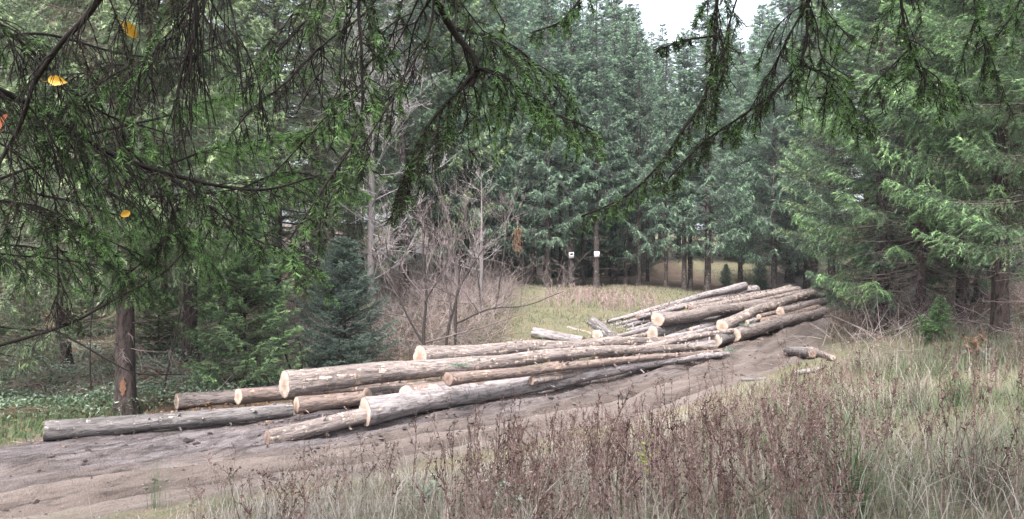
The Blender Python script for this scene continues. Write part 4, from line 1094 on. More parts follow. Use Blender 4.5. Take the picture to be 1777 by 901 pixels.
# ------------------------------------------------------------------ bare trees and shrubs
def bare_mesh(name, trunk_lines, seed, levels, mat, age0=0.0, rmin=.0028):
    """trunk_lines: list of (points, r0, r1). levels: list of (n per parent, length ratio range, spread, up, radius ratio)"""
    g = np.random.default_rng(seed)
    b = Buf()
    par = []
    for pts_, r0, r1 in trunk_lines:
        l, q = smooth_line(pts_, 0.08)
        l = l + 0.02 * np.stack([vn(q * 3, q * 0 + i * 3.1, seed + i) - .5 for i in range(3)], -1)
        tt = np.linspace(0, 1, len(l))
        b.add(*tubes(l[None], (r0 + (r1 - r0) * tt)[None], 7), age=age0)
        r = tt * (len(l) - 1)
        idx = np.linspace(0, len(l) - 1, 8)
        par.append((np.stack([np.interp(idx, np.arange(len(l)), l[:, c]) for c in range(3)], -1), np.interp(idx, np.arange(len(l)), r0 + (r1 - r0) * tt), q[-1]))
    Q = np.stack([p[0] for p in par]); Rq = np.stack([p[1] for p in par]); Ls = np.array([p[2] for p in par])
    for li, (n, lr, spread, up, rr, lo, *tw_) in enumerate(levels):
        m = len(Q)
        bi = np.repeat(np.arange(m), n)
        u = g.uniform(lo, 1.0, len(bi))
        p, t = seg_eval(Q, bi, u)
        d = nrm(t * (tw_[0] if tw_ else .8) + g.normal(size=t.shape) * spread * (np.array([1, 1, .35]) if tw_ else 1) + np.array([0, 0, up]))
        l = Ls[bi] * g.uniform(*lr, len(bi)) * (1.15 - .6 * u)
        k = 6; us = np.linspace(0, 1, k)
        ben = g.normal(size=(len(bi), 3)) * .18 + np.array([0, 0, .15 * (up > 0)])
        Qn = p[:, None] + d[:, None] * (l[:, None] * us)[..., None] + ben[:, None] * (l[:, None] * us ** 2)[..., None]
        Qn = Qn + g.normal(size=Qn.shape) * (l[:, None] * .02 * us)[..., None]
        r0 = np.maximum(seg_eval(Rq[..., None], bi, u)[0][:, 0] * rr, rmin)
        Rn = r0[:, None] * (1 - .75 * us)
        b.add(*tubes(Qn, Rn, 4 if li == 0 else 3), age=min(1, age0 + (li + 1) * .35))
        Q, Rq, Ls = Qn, Rn, l
    return b.mesh(name, mat)

M_SHRUB = N("bare_shrub_bark", .9, .2)
M_SHRUB.color(M_SHRUB.mix(M_SHRUB.attr("age"), (0.034, 0.028, 0.027), (0.23, 0.185, 0.185))); M_SHRUB = M_SHRUB.m

def bare_shrub(label, px, d, stems, seed, levels, group=None, hs_=1.0):
    x = (px - CX) / FPX * d; z = gz(x, d)
    e = empty("bare_shrub", (x, d, z)); prop(e, label, "shrub", group)
    stems = [([tuple(np.array(p) * hs_) for p in st], r0, r1) for st, r0, r1 in stems]
    obj("stem", bare_mesh("stem", stems, seed, levels, M_SHRUB, 0.0, .0029), e)
    return e
LV = [(7, (.40, .75), .6, .32, .58, .15), (7, (.32, .6), .55, .22, .55, .15), (5, (.3, .55), .55, .1, .65, .1)]
GSH = "bare shrubs between the logs and the meadow"
bare_shrub("bare shrub with one dark straight stem right of the dark young fir", 737, 21.5,
           [([(0, 0, -.1), (-.02, 0, .9), (.03, .05, 1.7), (-.05, .1, 2.6), (.0, .1, 3.2)], .055, .015), ([(0, 0, .55), (-.45, .1, 1.3), (-.75, .2, 2.1), (-.9, .2, 2.9)], .035, .01), ([(0, 0, 1.5), (.35, .1, 2.1), (.7, .1, 2.9)], .03, .01)], 501, LV, GSH, 1.25)
bare_shrub("bare shrub with two leaning dark stems in front of the meadow's left end", 783, 21.8,
           [([(-.12, 0, -.1), (-.08, 0, .7), (.12, .05, 1.5), (.2, .1, 2.5), (.3, .1, 3.3)], .045, .012), ([(.05, 0, -.1), (.1, 0, .8), (.15, .0, 1.6), (.55, .1, 2.3), (1.0, .2, 3.0)], .05, .012),
            ([(.12, 0, .9), (.8, .1, 1.2), (1.7, .2, 1.3), (2.5, .2, 1.6)], .03, .008)], 502, LV, GSH, 1.25)
bare_shrub("small bare shrub low between the young green spruce and the dark fir", 515, 19.0,
           [([(0, 0, -.1), (-.2, 0, .7), (-.55, .05, 1.6), (-.7, .1, 2.3)], .03, .008), ([(0, 0, -.1), (.1, .1, .8), (-.1, .1, 1.7)], .025, .008)], 503, LV, GSH)
bare_shrub("reddish bare shrub behind the two-stemmed one, at the meadow corner", 850, 27.0,
           [([(-.2, 0, -.1), (-.3, 0, 1.0), (-.6, .05, 2.6)], .04, .01), ([(.1, 0, -.1), (.3, 0, 1.2), (.5, 0, 2.8)], .04, .01)], 504, LV, GSH, 1.35)
bare_shrub("dark leaning sapling stem standing behind the left logs, right of the scarred trunk", 288, 17.6,
           [([(-.1, 0, -.1), (.05, 0, .8), (.22, .05, 1.7), (.4, .1, 2.6)], .03, .008)], 505, [(7, (.25, .5), .5, .3, .6, .3), (5, (.3, .5), .5, .1, .6, .2)], GSH)
bare_shrub("thin dark sapling stem left of the young green spruce", 360, 18.0,
           [([(-.1, 0, -.1), (.1, 0, .9), (.3, .05, 1.9)], .02, .006)], 506, [(7, (.25, .5), .5, .3, .6, .3), (5, (.3, .5), .5, .1, .6, .2)], GSH)
bare_shrub("thin pale sapling stem left of the scarred trunk", 157, 19.0,
           [([(0, 0, -.1), (.0, 0, 1.2), (.05, .05, 2.6), (0, .1, 3.6)], .022, .006)], 507, [(7, (.2, .35), .5, .3, .6, .3), (4, (.3, .5), .5, .1, .6, .2)], GSH)

# the pale leafless conifer
xb, yb = (645 - CX) / FPX * 27.5, 27.5
e = empty("bare_tree", (xb, yb, gz(xb, yb)))
prop(e, "tall leafless grey conifer with long horizontal twiggy branches behind the dark young fir", "tree")
obj("trunk", trunk_mesh("trunk", 12.5, .15, M_PALE, 601), e)
obj("crown", bare_mesh("crown", [([(0, 0, 1.0), (0, 0, 6), (0, 0, 12.4)], .09, .01)], 602, [(70, (.14, .32), .6, .10, .34, .02, .1), (9, (.22, .5), .42, .10, .62, .2), (4, (.25, .5), .5, .05, .65, .2)], M_PALE, .1, .0085), e)
xb, yb = (836 - CX) / FPX * 29, 29.0
e = empty("bare_tree", (xb, yb, gz(xb, yb)))
prop(e, "slim leafless grey trunk between the bare shrubs and the meadow", "tree")
obj("trunk", trunk_mesh("trunk", 5.0, .07, M_PALE, 603), e)
obj("crown", bare_mesh("crown", [([(0, 0, 1.2), (0, 0, 3), (0, 0, 4.9)], .05, .01)], 604, [(22, (.14, .36), .6, .2, .34, .02, .1), (6, (.22, .5), .42, .10, .62, .2), (3, (.25, .5), .5, .05, .65, .2)], M_PALE, .3, .007), e)

# scar on the stout left trunk
def scar():
    t = [o for o in bpy.data.objects if o.get("label", "").startswith("stout spruce with an orange")][0]
    k = N("bark_scar", .8, .2); k.color(k.mix(k.noise(k.coord("Object"), 14, 4), (.045, .028, .022), (.17, .085, .050)))
    s_ = t.scale.x
    h = np.linspace(.42, .80, 10); n = 7
    V = []
    for i, z in enumerate(h):
        wv = .36 * math.sin(math.pi * (i + .4) / 10) + .08 * math.sin(i * 2.3)
        for j in range(n):
            a = R_(-78) + wv * (j / (n - 1) - .5) * 1.6
            r = (.2 * (1 - .93 * z / 17) * (1 + .5 * math.exp(-z / .28)) + .006) * 1.03 + .004 + .006 * math.sin(j * 2 + i)
            V.append((r * math.cos(a), r * math.sin(a), z))
    F = [(i * n + j, i * n + j + 1, (i + 1) * n + j + 1, (i + 1) * n + j) for i in range(9) for j in range(n - 1)]
    o = obj("bark_scar", mesh_np("bark_scar", np.array(V), np.array(F), k.m), t, (0, 0, 0), (0, 0, -t.rotation_euler.z))
scar()

# white trail signs on two trunks
M_WHITE = N("white_enamel", .5, .4); M_WHITE.color((.80, .80, .84)); M_WHITE = M_WHITE.m
M_BLACK = N("black_print", .6, .3); M_BLACK.color((.03, .03, .035)); M_BLACK = M_BLACK.m
def box(V0, V1):
    (x0, y0, z0), (x1, y1, z1) = V0, V1
    V = np.array([(x, y, z) for z in (z0, z1) for y in (y0, y1) for x in (x0, x1)], float)
    return V, np.array([(0, 2, 3, 1), (4, 5, 7, 6), (0, 1, 5, 4), (2, 6, 7, 3), (0, 4, 6, 2), (1, 3, 7, 5)])
def sign(root, py, w, h, label, mark):
    x, y, z0 = root.location
    z = CAM_Z - (py - CY) / FPX * (y - .2)
    V, F = box((-w / 2, -.006, -h / 2), (w / 2, .006, h / 2))
    o = obj("trail_sign", mesh_np("trail_sign", V, F, M_WHITE), None, (x, y - .19, z))
    prop(o, label, "sign", "white signs nailed to the spruces at the meadow edge")
    fr = []
    for a, b in (((-w / 2 - .012, -.010, h / 2), (w / 2 + .012, .008, h / 2 + .014)), ((-w / 2 - .012, -.010, -h / 2 - .014), (w / 2 + .012, .008, -h / 2)),
                 ((-w / 2 - .012, -.010, -h / 2), (-w / 2, .008, h / 2)), ((w / 2, -.010, -h / 2), (w / 2 + .012, .008, h / 2))):
        obj("frame", mesh_np("frame", *box(a, b), M_BARK), o)
    if mark:
        V = np.array([(-.07, 0, .0), (-.05, 0, .09), (-.015, 0, .03), (.015, 0, .10), (.05, 0, .05), (.075, 0, .09), (.08, 0, .01), (.02, 0, -.01), (-.03, 0, .02)]) + np.array([0, -.009, .015])
        bk = V + np.array([0, .003, 0]); n = len(V)
        obj("mark", mesh_np("mark", V, np.stack([np.zeros(n - 2, int), np.arange(1, n - 1), np.arange(2, n)], -1), M_BLACK), o)
sign(SIGN_A, 443, .23, .28, "white sign with a dark mark, on the left sign trunk", True)
sign(SIGN_B, 441.5, .25, .25, "plain white square sign on the right sign trunk", False)

# dead orange brown bough hanging by the broad spruce
def hang_bough():
    g = np.random.default_rng(9)
    p = P(898, 395, 35.0)
    m = 500
    a = g.random(m)
    V, F = blades(np.c_[g.normal(size=m) * .07, g.normal(size=m) * .07, -a * 1.0], nrm(g.normal(size=(m, 3)) * .5 + np.array([0, 0, -1])), np.full(m, .18), np.full(m, .04), rng=g)
    k = N("dead_orange_needles", .8, .2); k.color((.15, .095, .065))
    o = obj("dead_bough", mesh_np("dead_bough", V, F, k.m), None, p)
    prop(o, "rusty dead bough hanging in front of the broad spruce", "branch")
    v, f = tubes(np.array([[[0, .4, .35], [0, .2, .2], [0, 0, 0], [0.02, 0, -.5], [0, 0, -1.0]]]), np.array([[.02, .018, .015, .01, .005]]), 4)
    obj("stem", mesh_np("stem", v, f, M_DEAD), o)
hang_bough()

# ------------------------------------------------------------------ ground cover
def scatter(n, xr, yr, dens, seed):
    g = np.random.default_rng(seed)
    x = g.uniform(*xr, n); y = g.uniform(*yr, n)
    keep = g.random(n) < dens(x, y)
    x, y = x[keep], y[keep]
    return x, y, ground_h(x, y), g

def in_view(x, y, m=1.06):
    return np.abs(x) < 0.65 * m * y + .4

def plant_mat(name, stops, rough=.7, spec=.25, tr_=.25):
    k = N(name, rough, spec)
    c = k.ramp(k.attr("rnd"), stops)
    k.color(c)
    t = k.n("ShaderNodeBsdfTranslucent"); k.l(c, t.inputs["Color"])
    m = k.n("ShaderNodeMixShader"); m.inputs[0].default_value = tr_
    k.l(k.b.outputs[0], m.inputs[1]); k.l(t.outputs[0], m.inputs[2]); k.l(m.outputs[0], k.t.nodes["Material Output"].inputs["Surface"])
    return k.m
M_GRASS = plant_mat("grass_blades", [(0, (.055, .100, .036)), (.3, (.095, .122, .070)), (.5, (.135, .134, .100)), (.75, (.205, .182, .150)), (1, (.31, .285, .26))])
M_WEED = plant_mat("dry_weeds", [(0, (.030, .018, .016)), (.3, (.085, .052, .047)), (.62, (.180, .122, .112)), (1, (.34, .265, .245))], .85, .15, .1)
M_LEAVES = plant_mat("undergrowth_leaves", [(0, (.040, .066, .036)), (.4, (.085, .132, .074)), (.75, (.145, .195, .142)), (1, (.24, .265, .235))], .45, .5)
M_LITTER = plant_mat("fallen_leaves", [(0, (.05, .028, .018)), (.5, (.13, .075, .045)), (1, (.30, .21, .13))], .7, .3)

def grass_blades(x, y, z, g, h, w, lean=.5, rnd=None):
    n = len(x)
    a = g.uniform(0, 6.28, n); L = h * g.uniform(.5, 1.25, n)
    dx = np.cos(a) * lean * L * g.uniform(.2, 1.2, n); dy = np.sin(a) * lean * L * g.uniform(.2, 1.2, n)
    s = np.stack([-np.sin(a), np.cos(a), np.zeros(n)], -1)
    p0 = np.stack([x, y, z - .02], -1)
    p1 = p0 + np.stack([dx * .35, dy * .35, L * .55], -1)
    p2 = p0 + np.stack([dx * 1.1, dy * 1.1, L * (1 - .45 * lean * g.random(n))], -1)
    hw = (w * g.uniform(.6, 1.2, n) * .5)[:, None]
    V = np.stack([p0 - s * hw, p0 + s * hw, p1 - s * hw * .8, p1 + s * hw * .8, p2], 1).reshape(-1, 3)
    i = np.arange(0, len(V), 5)
    F = np.concatenate([np.stack([i, i + 1, i + 3], -1), np.stack([i, i + 3, i + 2], -1), np.stack([i + 2, i + 3, i + 4], -1)])
    r = g.random(n) if rnd is None else rnd
    return V, F, np.repeat(r, 5)

# grass on the near bank: straw and green in drifts, green to the right
def bank(x, y):
    return (1 - road_mask(x, y)) * in_view(x, y) * (y < 24)
def grass():
    B = Buf()
    side_near = lambda x, y: (inside(x, y, np.vstack([LOW, [(60, 60), (60, -20), (-40, -20)]])))
    x, y, z, g = scatter(150000, (-8, 15), (4.2, 21), lambda x, y: bank(x, y) * side_near(x, y) * (.25 + .75 * sstep(.35, .6, fbm(x * .8, y * .8, 4))) * np.clip(9 / y, .25, 1), 700)
    gr = fbm(x * .5, y * .5, 12, 3)
    rnd = np.clip(.78 - 1.2 * (gr - .5) - .30 * sstep(1.5, 5, x) + g.normal(size=len(x)) * .22, 0, 1)
    h = (.20 + .30 * fbm(x * .6, y * .6, 13) + .08 * sstep(2, 5, x)) * (.35 + .65 * sstep(.2, 2.2, seg_dist(x, y, LOW))) * (.55 + .45 * sstep(-.05, .1, x / y))
    V, F, r = grass_blades(x, y, z, g, h, .0075, .95, rnd)
    B.add(V, F, rnd=r)
    prop(obj("grass", B.mesh("grass", M_GRASS)), kind="stuff")
    # meadow beyond and the far grass, coarser
    B = Buf()
    x, y, z, g = scatter(130000, (-6, 30), (20, 56), lambda x, y: (1 - road_mask(x, y)) * in_view(x, y) * (inside(x, y, np.array([(-3.5, 22.5), (-1.5, 30), (-2.5, 38), (12, 39), (13, 55), (26, 55), (18, 42), (9.5, 35), (3, 23.5)]))), 701)
    gr = fbm(x * .35, y * .35, 14, 3)
    rnd = np.clip(.60 - 1.2 * (gr - .5) + g.normal(size=len(x)) * .2, 0, 1)
    V, F, r = grass_blades(x, y, z, g, .15, .016, .9, rnd)
    B.add(V, F, rnd=r)
    # bright moss-green grass behind the left logs
    x, y, z, g = scatter(42000, (-13, -4), (13, 19), lambda x, y: (1 - road_mask(x, y)) * in_view(x, y) * sstep(.22, .42, fbm(x * .6, y * .6, 15)) * sstep(-6.5, -8.0, x + .3 * (y - 14)), 702)
    V, F, r = grass_blades(x, y, z, g, .16, .010, .7, np.clip(.1 + g.normal(size=len(x)) * .16, 0, 1))
    B.add(V, F, rnd=r)
    prop(obj("meadow_grass", B.mesh("meadow_grass", M_GRASS)), kind="stuff")
grass()

def weeds(name, x, y, z, g, h, thick, nb_, ncl, cl=.022, tone=0.0, spread=.35):
    """dead seed stalks: stem, side shoots, dark seed clusters"""
    B = Buf()
    n = len(x); H = h * g.uniform(.55, 1.2, n)
    a = g.uniform(0, 6.28, n); ln = H * g.uniform(0, .45, n) ** 1.2
    us = np.array([0, .35, .7, 1.])
    Pq = np.stack([x[:, None] + np.cos(a)[:, None] * ln[:, None] * us ** 1.5, y[:, None] + np.sin(a)[:, None] * ln[:, None] * us ** 1.5, z[:, None] - .03 + H[:, None] * us], -1)
    Pq[:, 1:] += g.normal(size=(n, 3, 3)) * .012
    tn = g.random(n)
    B.add(*tubes(Pq, thick * np.array([1.2, 1, .8, .5]) * np.ones((n, 1)), 3), rnd=np.repeat(np.clip(.25 + .6 * tn + tone, 0, 1), 12))
    bi = np.repeat(np.arange(n), nb_); u = g.uniform(.35, .98, len(bi))
    p, t = seg_eval(Pq, bi, u)
    aa = g.uniform(0, 6.28, len(bi))
    d = nrm(np.stack([np.cos(aa) * spread * 1.6, np.sin(aa) * spread * 1.6, g.uniform(.35, 1.1, len(bi))], -1))
    l = H[bi] * g.uniform(.10, .34, len(bi)) * (1.25 - .8 * u)
    Q = np.stack([p, p + d * (l * .5)[:, None], p + d * l[:, None] + np.array([0, 0, .12]) * l[:, None]], 1)
    B.add(*tubes(Q, thick * np.array([.7, .6, .4]) * np.ones((len(bi), 1)), 3), rnd=np.repeat(np.clip(.2 + .6 * tn[bi] + tone, 0, 1), 9))
    ci = np.repeat(np.arange(len(bi)), ncl); uc = g.uniform(.2, 1.05, len(ci)).clip(0, 1)
    pc, tc = seg_eval(Q, ci, uc)
    V, F = blades(pc + g.normal(size=pc.shape) * .006, nrm(tc + g.normal(size=tc.shape) * .9), cl * g.uniform(.5, 1.6, len(ci)), cl * .55 * g.uniform(.6, 1.4, len(ci)), rng=g)
    B.add(V, F, rnd=np.repeat(np.clip(.12 + .5 * tn[bi][ci] + g.normal(size=len(ci)) * .15 + tone, 0, 1), 3))
    ci = np.repeat(np.arange(n), ncl); uc = g.uniform(.6, 1.0, len(ci))
    pc, tc = seg_eval(Pq, ci, uc)
    V, F = blades(pc, nrm(tc + g.normal(size=tc.shape) * .8), cl * g.uniform(.6, 1.8, len(ci)), cl * .6 * g.uniform(.6, 1.4, len(ci)), rng=g)
    B.add(V, F, rnd=np.repeat(np.clip(.10 + .45 * tn[ci] + g.normal(size=len(ci)) * .15 + tone, 0, 1), 3))
    prop(obj(name, B.mesh(name, M_WEED)), kind="stuff")

def weed_fields():
    near = np.vstack([LOW, [(60, 60), (60, -20), (-40, -20)]])
    def dens(x, y):
        k = inside(x, y, near) * (1 - road_mask(x, y)) * in_view(x, y) * (y < 17.5)
        q = x / y
        core = sstep(-.10, .05, q + .05 * (fbm(x, y, 44) - .5)) * sstep(.50, .36, q)
        patch = sstep(.38, .58, fbm(x * .8, y * .8, 33))
        left = .8 * sstep(-.42, -.28, q) * sstep(.42, .60, fbm(x * 1.1, y * 1.1, 46)) * sstep(8.6, 7.9, y + 6 * (q + .1))
        right = .16 * patch
        return k * np.clip(core * (.30 + .70 * patch) * np.where(q < .06, sstep(9.0, 7.8, y - 40 * np.maximum(q + .02, 0)), 1) + left * (q < -.02) + right * (q > .36), 0, 1) * np.clip(7.5 / y, .4, 1) * sstep(.9, 2.4, seg_dist(x, y, LOW) + 2.0 * sstep(14, 11, y))
    x, y, z, g = scatter(7600, (-4.5, 10), (4.4, 17.5), dens, 710)
    weeds("dry_weeds", x, y, z, g, (.50 + .30 * fbm(x * .9, y * .9, 34)) * (1 - .45 * sstep(10, 15, y)), .0032, 7, 5, tone=.04)
    x, y, z, g = scatter(1500, (1.2, 7.5), (26, 34.5), lambda x, y: sstep(.40, .56, fbm(x * .7, y * .7, 35)) * (1 - road_mask(x, y)) * sstep(0, 1.5, y - 27 - (x - 2.4) * .95) * sstep(3.4, 1.2, np.hypot(x - 3.9, (y - 30.5) * .8)), 711)
    weeds("meadow_weeds", x, y, z, g, .52 + 0 * x, .006, 6, 3, .04, .42)
weed_fields()

def tall_stalks():
    near = np.vstack([LOW, [(60, 60), (60, -20), (-40, -20)]])
    x, y, z, g = scatter(700, (-4, 9), (4.8, 15), lambda x, y: inside(x, y, near) * (1 - road_mask(x, y)) * in_view(x, y) * sstep(-.2, .0, x / y) * sstep(.8, 1.6, seg_dist(x, y, LOW)) * np.clip(6 / y, .3, 1), 712)
    weeds("tall_dead_stalks", x, y, z, g, .90 + 0 * x, .0042, 4, 7, .024, -.12, .2)
    # pale bent straws lying through the weeds
    x, y, z, g = scatter(9000, (-3, 9), (4.4, 14), lambda x, y: inside(x, y, near) * (1 - road_mask(x, y)) * in_view(x, y) * sstep(.8, 1.6, seg_dist(x, y, LOW)) * np.clip(6 / y, .25, 1) * sstep(.35, .6, fbm(x * .9, y * .9, 47)), 713)
    V, F, r = grass_blades(x, y, z + .05, g, .55, .006, 1.1, np.clip(.85 + g.normal(size=len(x)) * .12, 0, 1))
    prop(obj("dead_straw", mesh_np("dead_straw", V, F, M_GRASS, dict(rnd=r))), kind="stuff")
tall_stalks()

# brambles, ferns and fallen leaves on the forest floor at the left
def undergrowth():
    B = Buf()
    def dens(x, y):
        s_ = Y_up(x)
        return in_view(x, y) * (y > s_ + 1.9) * sstep(.22, .36, fbm(x * .45, y * .45, 36)) * sstep(-2.0, -4.5, x + .05 * (y - 18)) * np.clip(20 / y, .3, 1)
    Y_up = lambda x: np.interp(x, UPP[::-1, 0], UPP[::-1, 1])
    x, y, z, g = scatter(125000, (-26, -1), (15, 36), dens, 720)
    hgt = .65 * fbm(x * .8, y * .8, 37) * g.random(len(x)) ** .6
    d = nrm(np.stack([g.normal(size=len(x)), g.normal(size=len(x)), g.normal(size=len(x)) * .35], -1))
    V, F = leaves(np.stack([x, y, z + hgt], -1), d, .085 * g.uniform(.6, 1.6, len(x)), .038 * g.uniform(.6, 1.4, len(x)), g)
    B.add(V, F, rnd=np.repeat(np.clip(fbm(x * 1.2, y * 1.2, 38) + g.normal(size=len(x)) * .22, 0, 1), 4))
    prop(obj("undergrowth", B.mesh("undergrowth", M_LEAVES)), kind="stuff")
    B = Buf()
    x, y, z, g = scatter(42000, (-24, 16), (14, 40), lambda x, y: in_view(x, y) * (1 - road_mask(x, y)) * np.maximum((y > Y_up(x) + .3) * sstep(1, -3, x), .6 * sstep(8.8, 11, x) * (y > 17.5)) * np.clip(20 / y, .3, 1), 721)
    d = nrm(np.stack([g.normal(size=len(x)), g.normal(size=len(x)), g.normal(size=len(x)) * .3], -1))
    V, F = leaves(np.stack([x, y, z + .02 + .06 * g.random(len(x))], -1), d, .085 * g.uniform(.6, 1.5, len(x)), .06 * g.uniform(.6, 1.4, len(x)), g)
    B.add(V, F, rnd=np.repeat(np.clip(g.random(len(x)) ** 1.3, 0, 1), 4))
    prop(obj("fallen_leaves", B.mesh("fallen_leaves", M_LITTER)), kind="stuff")
    # tangle of bare brushwood on the slope behind the shrubs and under the right spruces
    B = Buf()
    for (xr, yr, n, sd_, ln, f) in (((-9, 0.5), (21.5, 36), 7000, 722, 1.0, lambda x, y: in_view(x, y) * (y > 21.5 + .5 * np.abs(x + 2)) * (x < -.2 + .03 * (y - 22)) * np.clip(24 / y, .4, 1)),
                                    ((7, 16), (16.5, 30), 3600, 723, .7, lambda x, y: in_view(x, y) * (1 - road_mask(x, y)) * sstep(6.5, 8.5, x) * sstep(.38, .55, fbm(x, y, 39))),
                                    ((-12, -3), (17.5, 22), 300, 724, .7, lambda x, y: in_view(x, y) * (y > Y_up(x) + .6))):
        x, y, z, g = scatter(n, xr, yr, f, sd_)
        m = len(x)
        d = nrm(np.stack([g.normal(size=m), g.normal(size=m), np.abs(g.normal(size=m)) * .9], -1)); l = ln * g.uniform(.4, 1.5, m)
        p = np.stack([x, y, z + g.random(m) * .25], -1)
        us = np.array([0, .35, .7, 1.])
        Q = p[:, None] + d[:, None] * (l[:, None] * us)[..., None] + (g.normal(size=(m, 3)) * .3)[:, None] * (l[:, None] * us ** 2)[..., None]
        B.add(*tubes(Q, (.0065 * g.uniform(.6, 1.4, m))[:, None] * np.array([1, .85, .65, .35]), 3), age=np.repeat(g.random(m), 12))
    k = N("brushwood", .9, .15); k.color(k.ramp(k.attr("age"), [(0, (.07, .054, .05)), (.5, (.18, .143, .135)), (1, (.33, .28, .27))]))
    prop(obj("brushwood", B.mesh("brushwood", k.m)), kind="stuff")
undergrowth()

# clods and stones on the track
def clods():
    g = np.random.default_rng(730)
    base = np.array([(0, 0, .7), (1, 0, 0), (.3, .95, 0), (-.8, .6, 0), (-.8, -.6, 0), (.3, -.95, 0)], float)
    bf = np.array([(0, 1, 2), (0, 2, 3), (0, 3, 4), (0, 4, 5), (0, 5, 1)])
    for name, n, sz, mat, f, sd_ in (("mud_clods", 5600, .045, 0, lambda x, y: road_mask(x, y) * in_view(x, y) * sstep(.42, .62, fbm(x * 1.1, y * 1.1, 43)) * np.clip(13 / y, .2, 1), 731),
                                     ("pebbles", 4200, .016, 1, lambda x, y: road_mask(x, y) * in_view(x, y) * np.clip(1.4 - .55 * seg_dist(x, y, LOW), .1, 1) * np.clip(12 / y, .2, 1), 732)):
        x, y, z, g = scatter(n * 3, (-9, 12), (8, 32), f, sd_)
        m = len(x)
        s_ = sz * np.exp((g.normal(size=m) * .45).clip(-1.2, .9))
        a = g.uniform(0, 6.28, m)
        v = base[None] * (1 + .35 * g.normal(size=(m, 6, 1)).clip(-2, 2)) * s_[:, None, None] * np.array([1, .75, .55])
        c, s = np.cos(a)[:, None], np.sin(a)[:, None]
        V = np.stack([v[..., 0] * c - v[..., 1] * s + x[:, None], v[..., 0] * s + v[..., 1] * c + y[:, None], v[..., 2] + z[:, None] - .2 * s_[:, None]], -1).reshape(-1, 3)
        F = (bf[None] + (np.arange(m) * 6)[:, None, None]).reshape(-1, 3)
        k = N(name, .9, .25)
        k.color(k.ramp(k.attr("rnd"), [(0, (.018, .014, .013)), (.6, (.042, .032, .030)), (1, (.10, .082, .076))] if mat == 0 else [(0, (.14, .12, .11)), (.6, (.19, .165, .155)), (1, (.30, .275, .265))]))
        prop(obj(name, mesh_np(name, V, F, k.m, dict(rnd=np.repeat(g.random(m), 6)))), kind="stuff")
clods()
# single plants one can pick out on the bank
def rush(label, px, py, n, h, seed, mats, rv, group="rush tufts on the near bank", w=.006, lean=.25):
    p = hit(px, py); g = np.random.default_rng(seed)
    x = np.full(n, p[0]) + g.normal(size=n) * .06; y = np.full(n, p[1]) + g.normal(size=n) * .06
    z = ground_h(x, y)
    V, F, r = grass_blades(x, y, z, g, h, w, lean, np.clip(rv + g.normal(size=n) * .12, 0, 1))
    o = prop(obj("rush_tuft", mesh_np("rush_tuft", V - np.array([p[0], p[1], 0]), F, mats, dict(rnd=r)), None, (p[0], p[1], 0)), label, "plant", group)
rush("thin dark green rush tuft standing alone at the lower left edge of the track", 272, 885, 30, .75, 801, M_GRASS, .05)
rush("looser rush tuft just right of the thin dark green one", 395, 895, 26, .6, 802, M_GRASS, .2, lean=.5)
rush("tall pale grass tuft at the right, below the seedling spruce", 1590, 720, 160, .75, 803, M_GRASS, .72, "pale grass tufts on the right bank", .008, .6)
rush("bright green grass tuft below the orange fern", 1660, 700, 180, .55, 804, M_GRASS, .08, "pale grass tufts on the right bank", .009, .8)
rush("broad straw tuft at the photo's bottom right corner", 1700, 880, 160, .8, 805, M_GRASS, .62, "pale grass tufts on the right bank", .007, .7)
rush("green tuft at the bottom, among the dry weeds right of centre", 1480, 890, 160, .8, 806, M_GRASS, .15, "pale grass tufts on the right bank", .007, .7)

def leafy(name, label, px, py, n, h, ln, wd, seed, stops, stems=5, spread=.25, cat="plant"):
    p = hit(px, py); p[2] = gz(p[0], p[1]); g = np.random.default_rng(seed)
    B = Buf()
    a = g.uniform(0, 6.28, stems); L = h * g.uniform(.6, 1.1, stems)
    us = np.array([0, .4, .75, 1.])
    Q = np.stack([np.cos(a)[:, None] * spread * us ** 1.4 * g.uniform(.2, 1, (stems, 1)), np.sin(a)[:, None] * spread * us ** 1.4 * g.uniform(.2, 1, (stems, 1)), L[:, None] * us - .03], -1)
    B.add(*tubes(Q, .0045 * np.array([1, .8, .6, .4]) * np.ones((stems, 1)), 4), rnd=.0)
    bi = g.integers(0, stems, n); u = g.uniform(.2, 1, n)
    pp, t = seg_eval(Q, bi, u)
    d = nrm(t * .3 + nrm(g.normal(size=(n, 3)) * np.array([1, 1, .35])))
    L_ = Buf()
    V, F = leaves(pp, d, ln * g.uniform(.5, 1.3, n), wd * g.uniform(.6, 1.2, n), g)
    L_.add(V, F, rnd=np.repeat(g.random(n), 4))
    e = empty(name, p); prop(e, label, cat)
    obj("stem", B.mesh("stem", M_DEAD), e)
    obj("foliage", L_.mesh("foliage", plant_mat(name + "_leaves", stops, .5, .4, .35)), e)
GRN = [(0, (.05, .10, .035)), (.5, (.085, .165, .06)), (1, (.15, .24, .10))]
leafy("leafy_shrub", "bright green leafy bush beside the spruce seedling below the right trunk", 1612, 598, 360, .62, .11, .05, 811, GRN, 11, .55, "bush")
leafy("orange_fern", "withered orange-brown fern in the grass at the right", 1692, 636, 120, .55, .14, .05, 812, [(0, (.12, .06, .035)), (.6, (.21, .115, .07)), (1, (.30, .19, .125))], 7, .22)
leafy("russet_shrub", "russet-brown leafy shrub low in the shade left of the scarred trunk", 105, 640, 420, 2.3, .11, .06, 817, [(0, (.11, .045, .03)), (.6, (.20, .085, .055)), (1, (.28, .14, .09))], 12, .8, "shrub")
leafy("sapling", "small yellow-green sapling among the dry weeds in the foreground", 1126, 850, 60, .62, .08, .035, 813, [(0, (.14, .19, .03)), (1, (.30, .32, .07))], 4, .16)
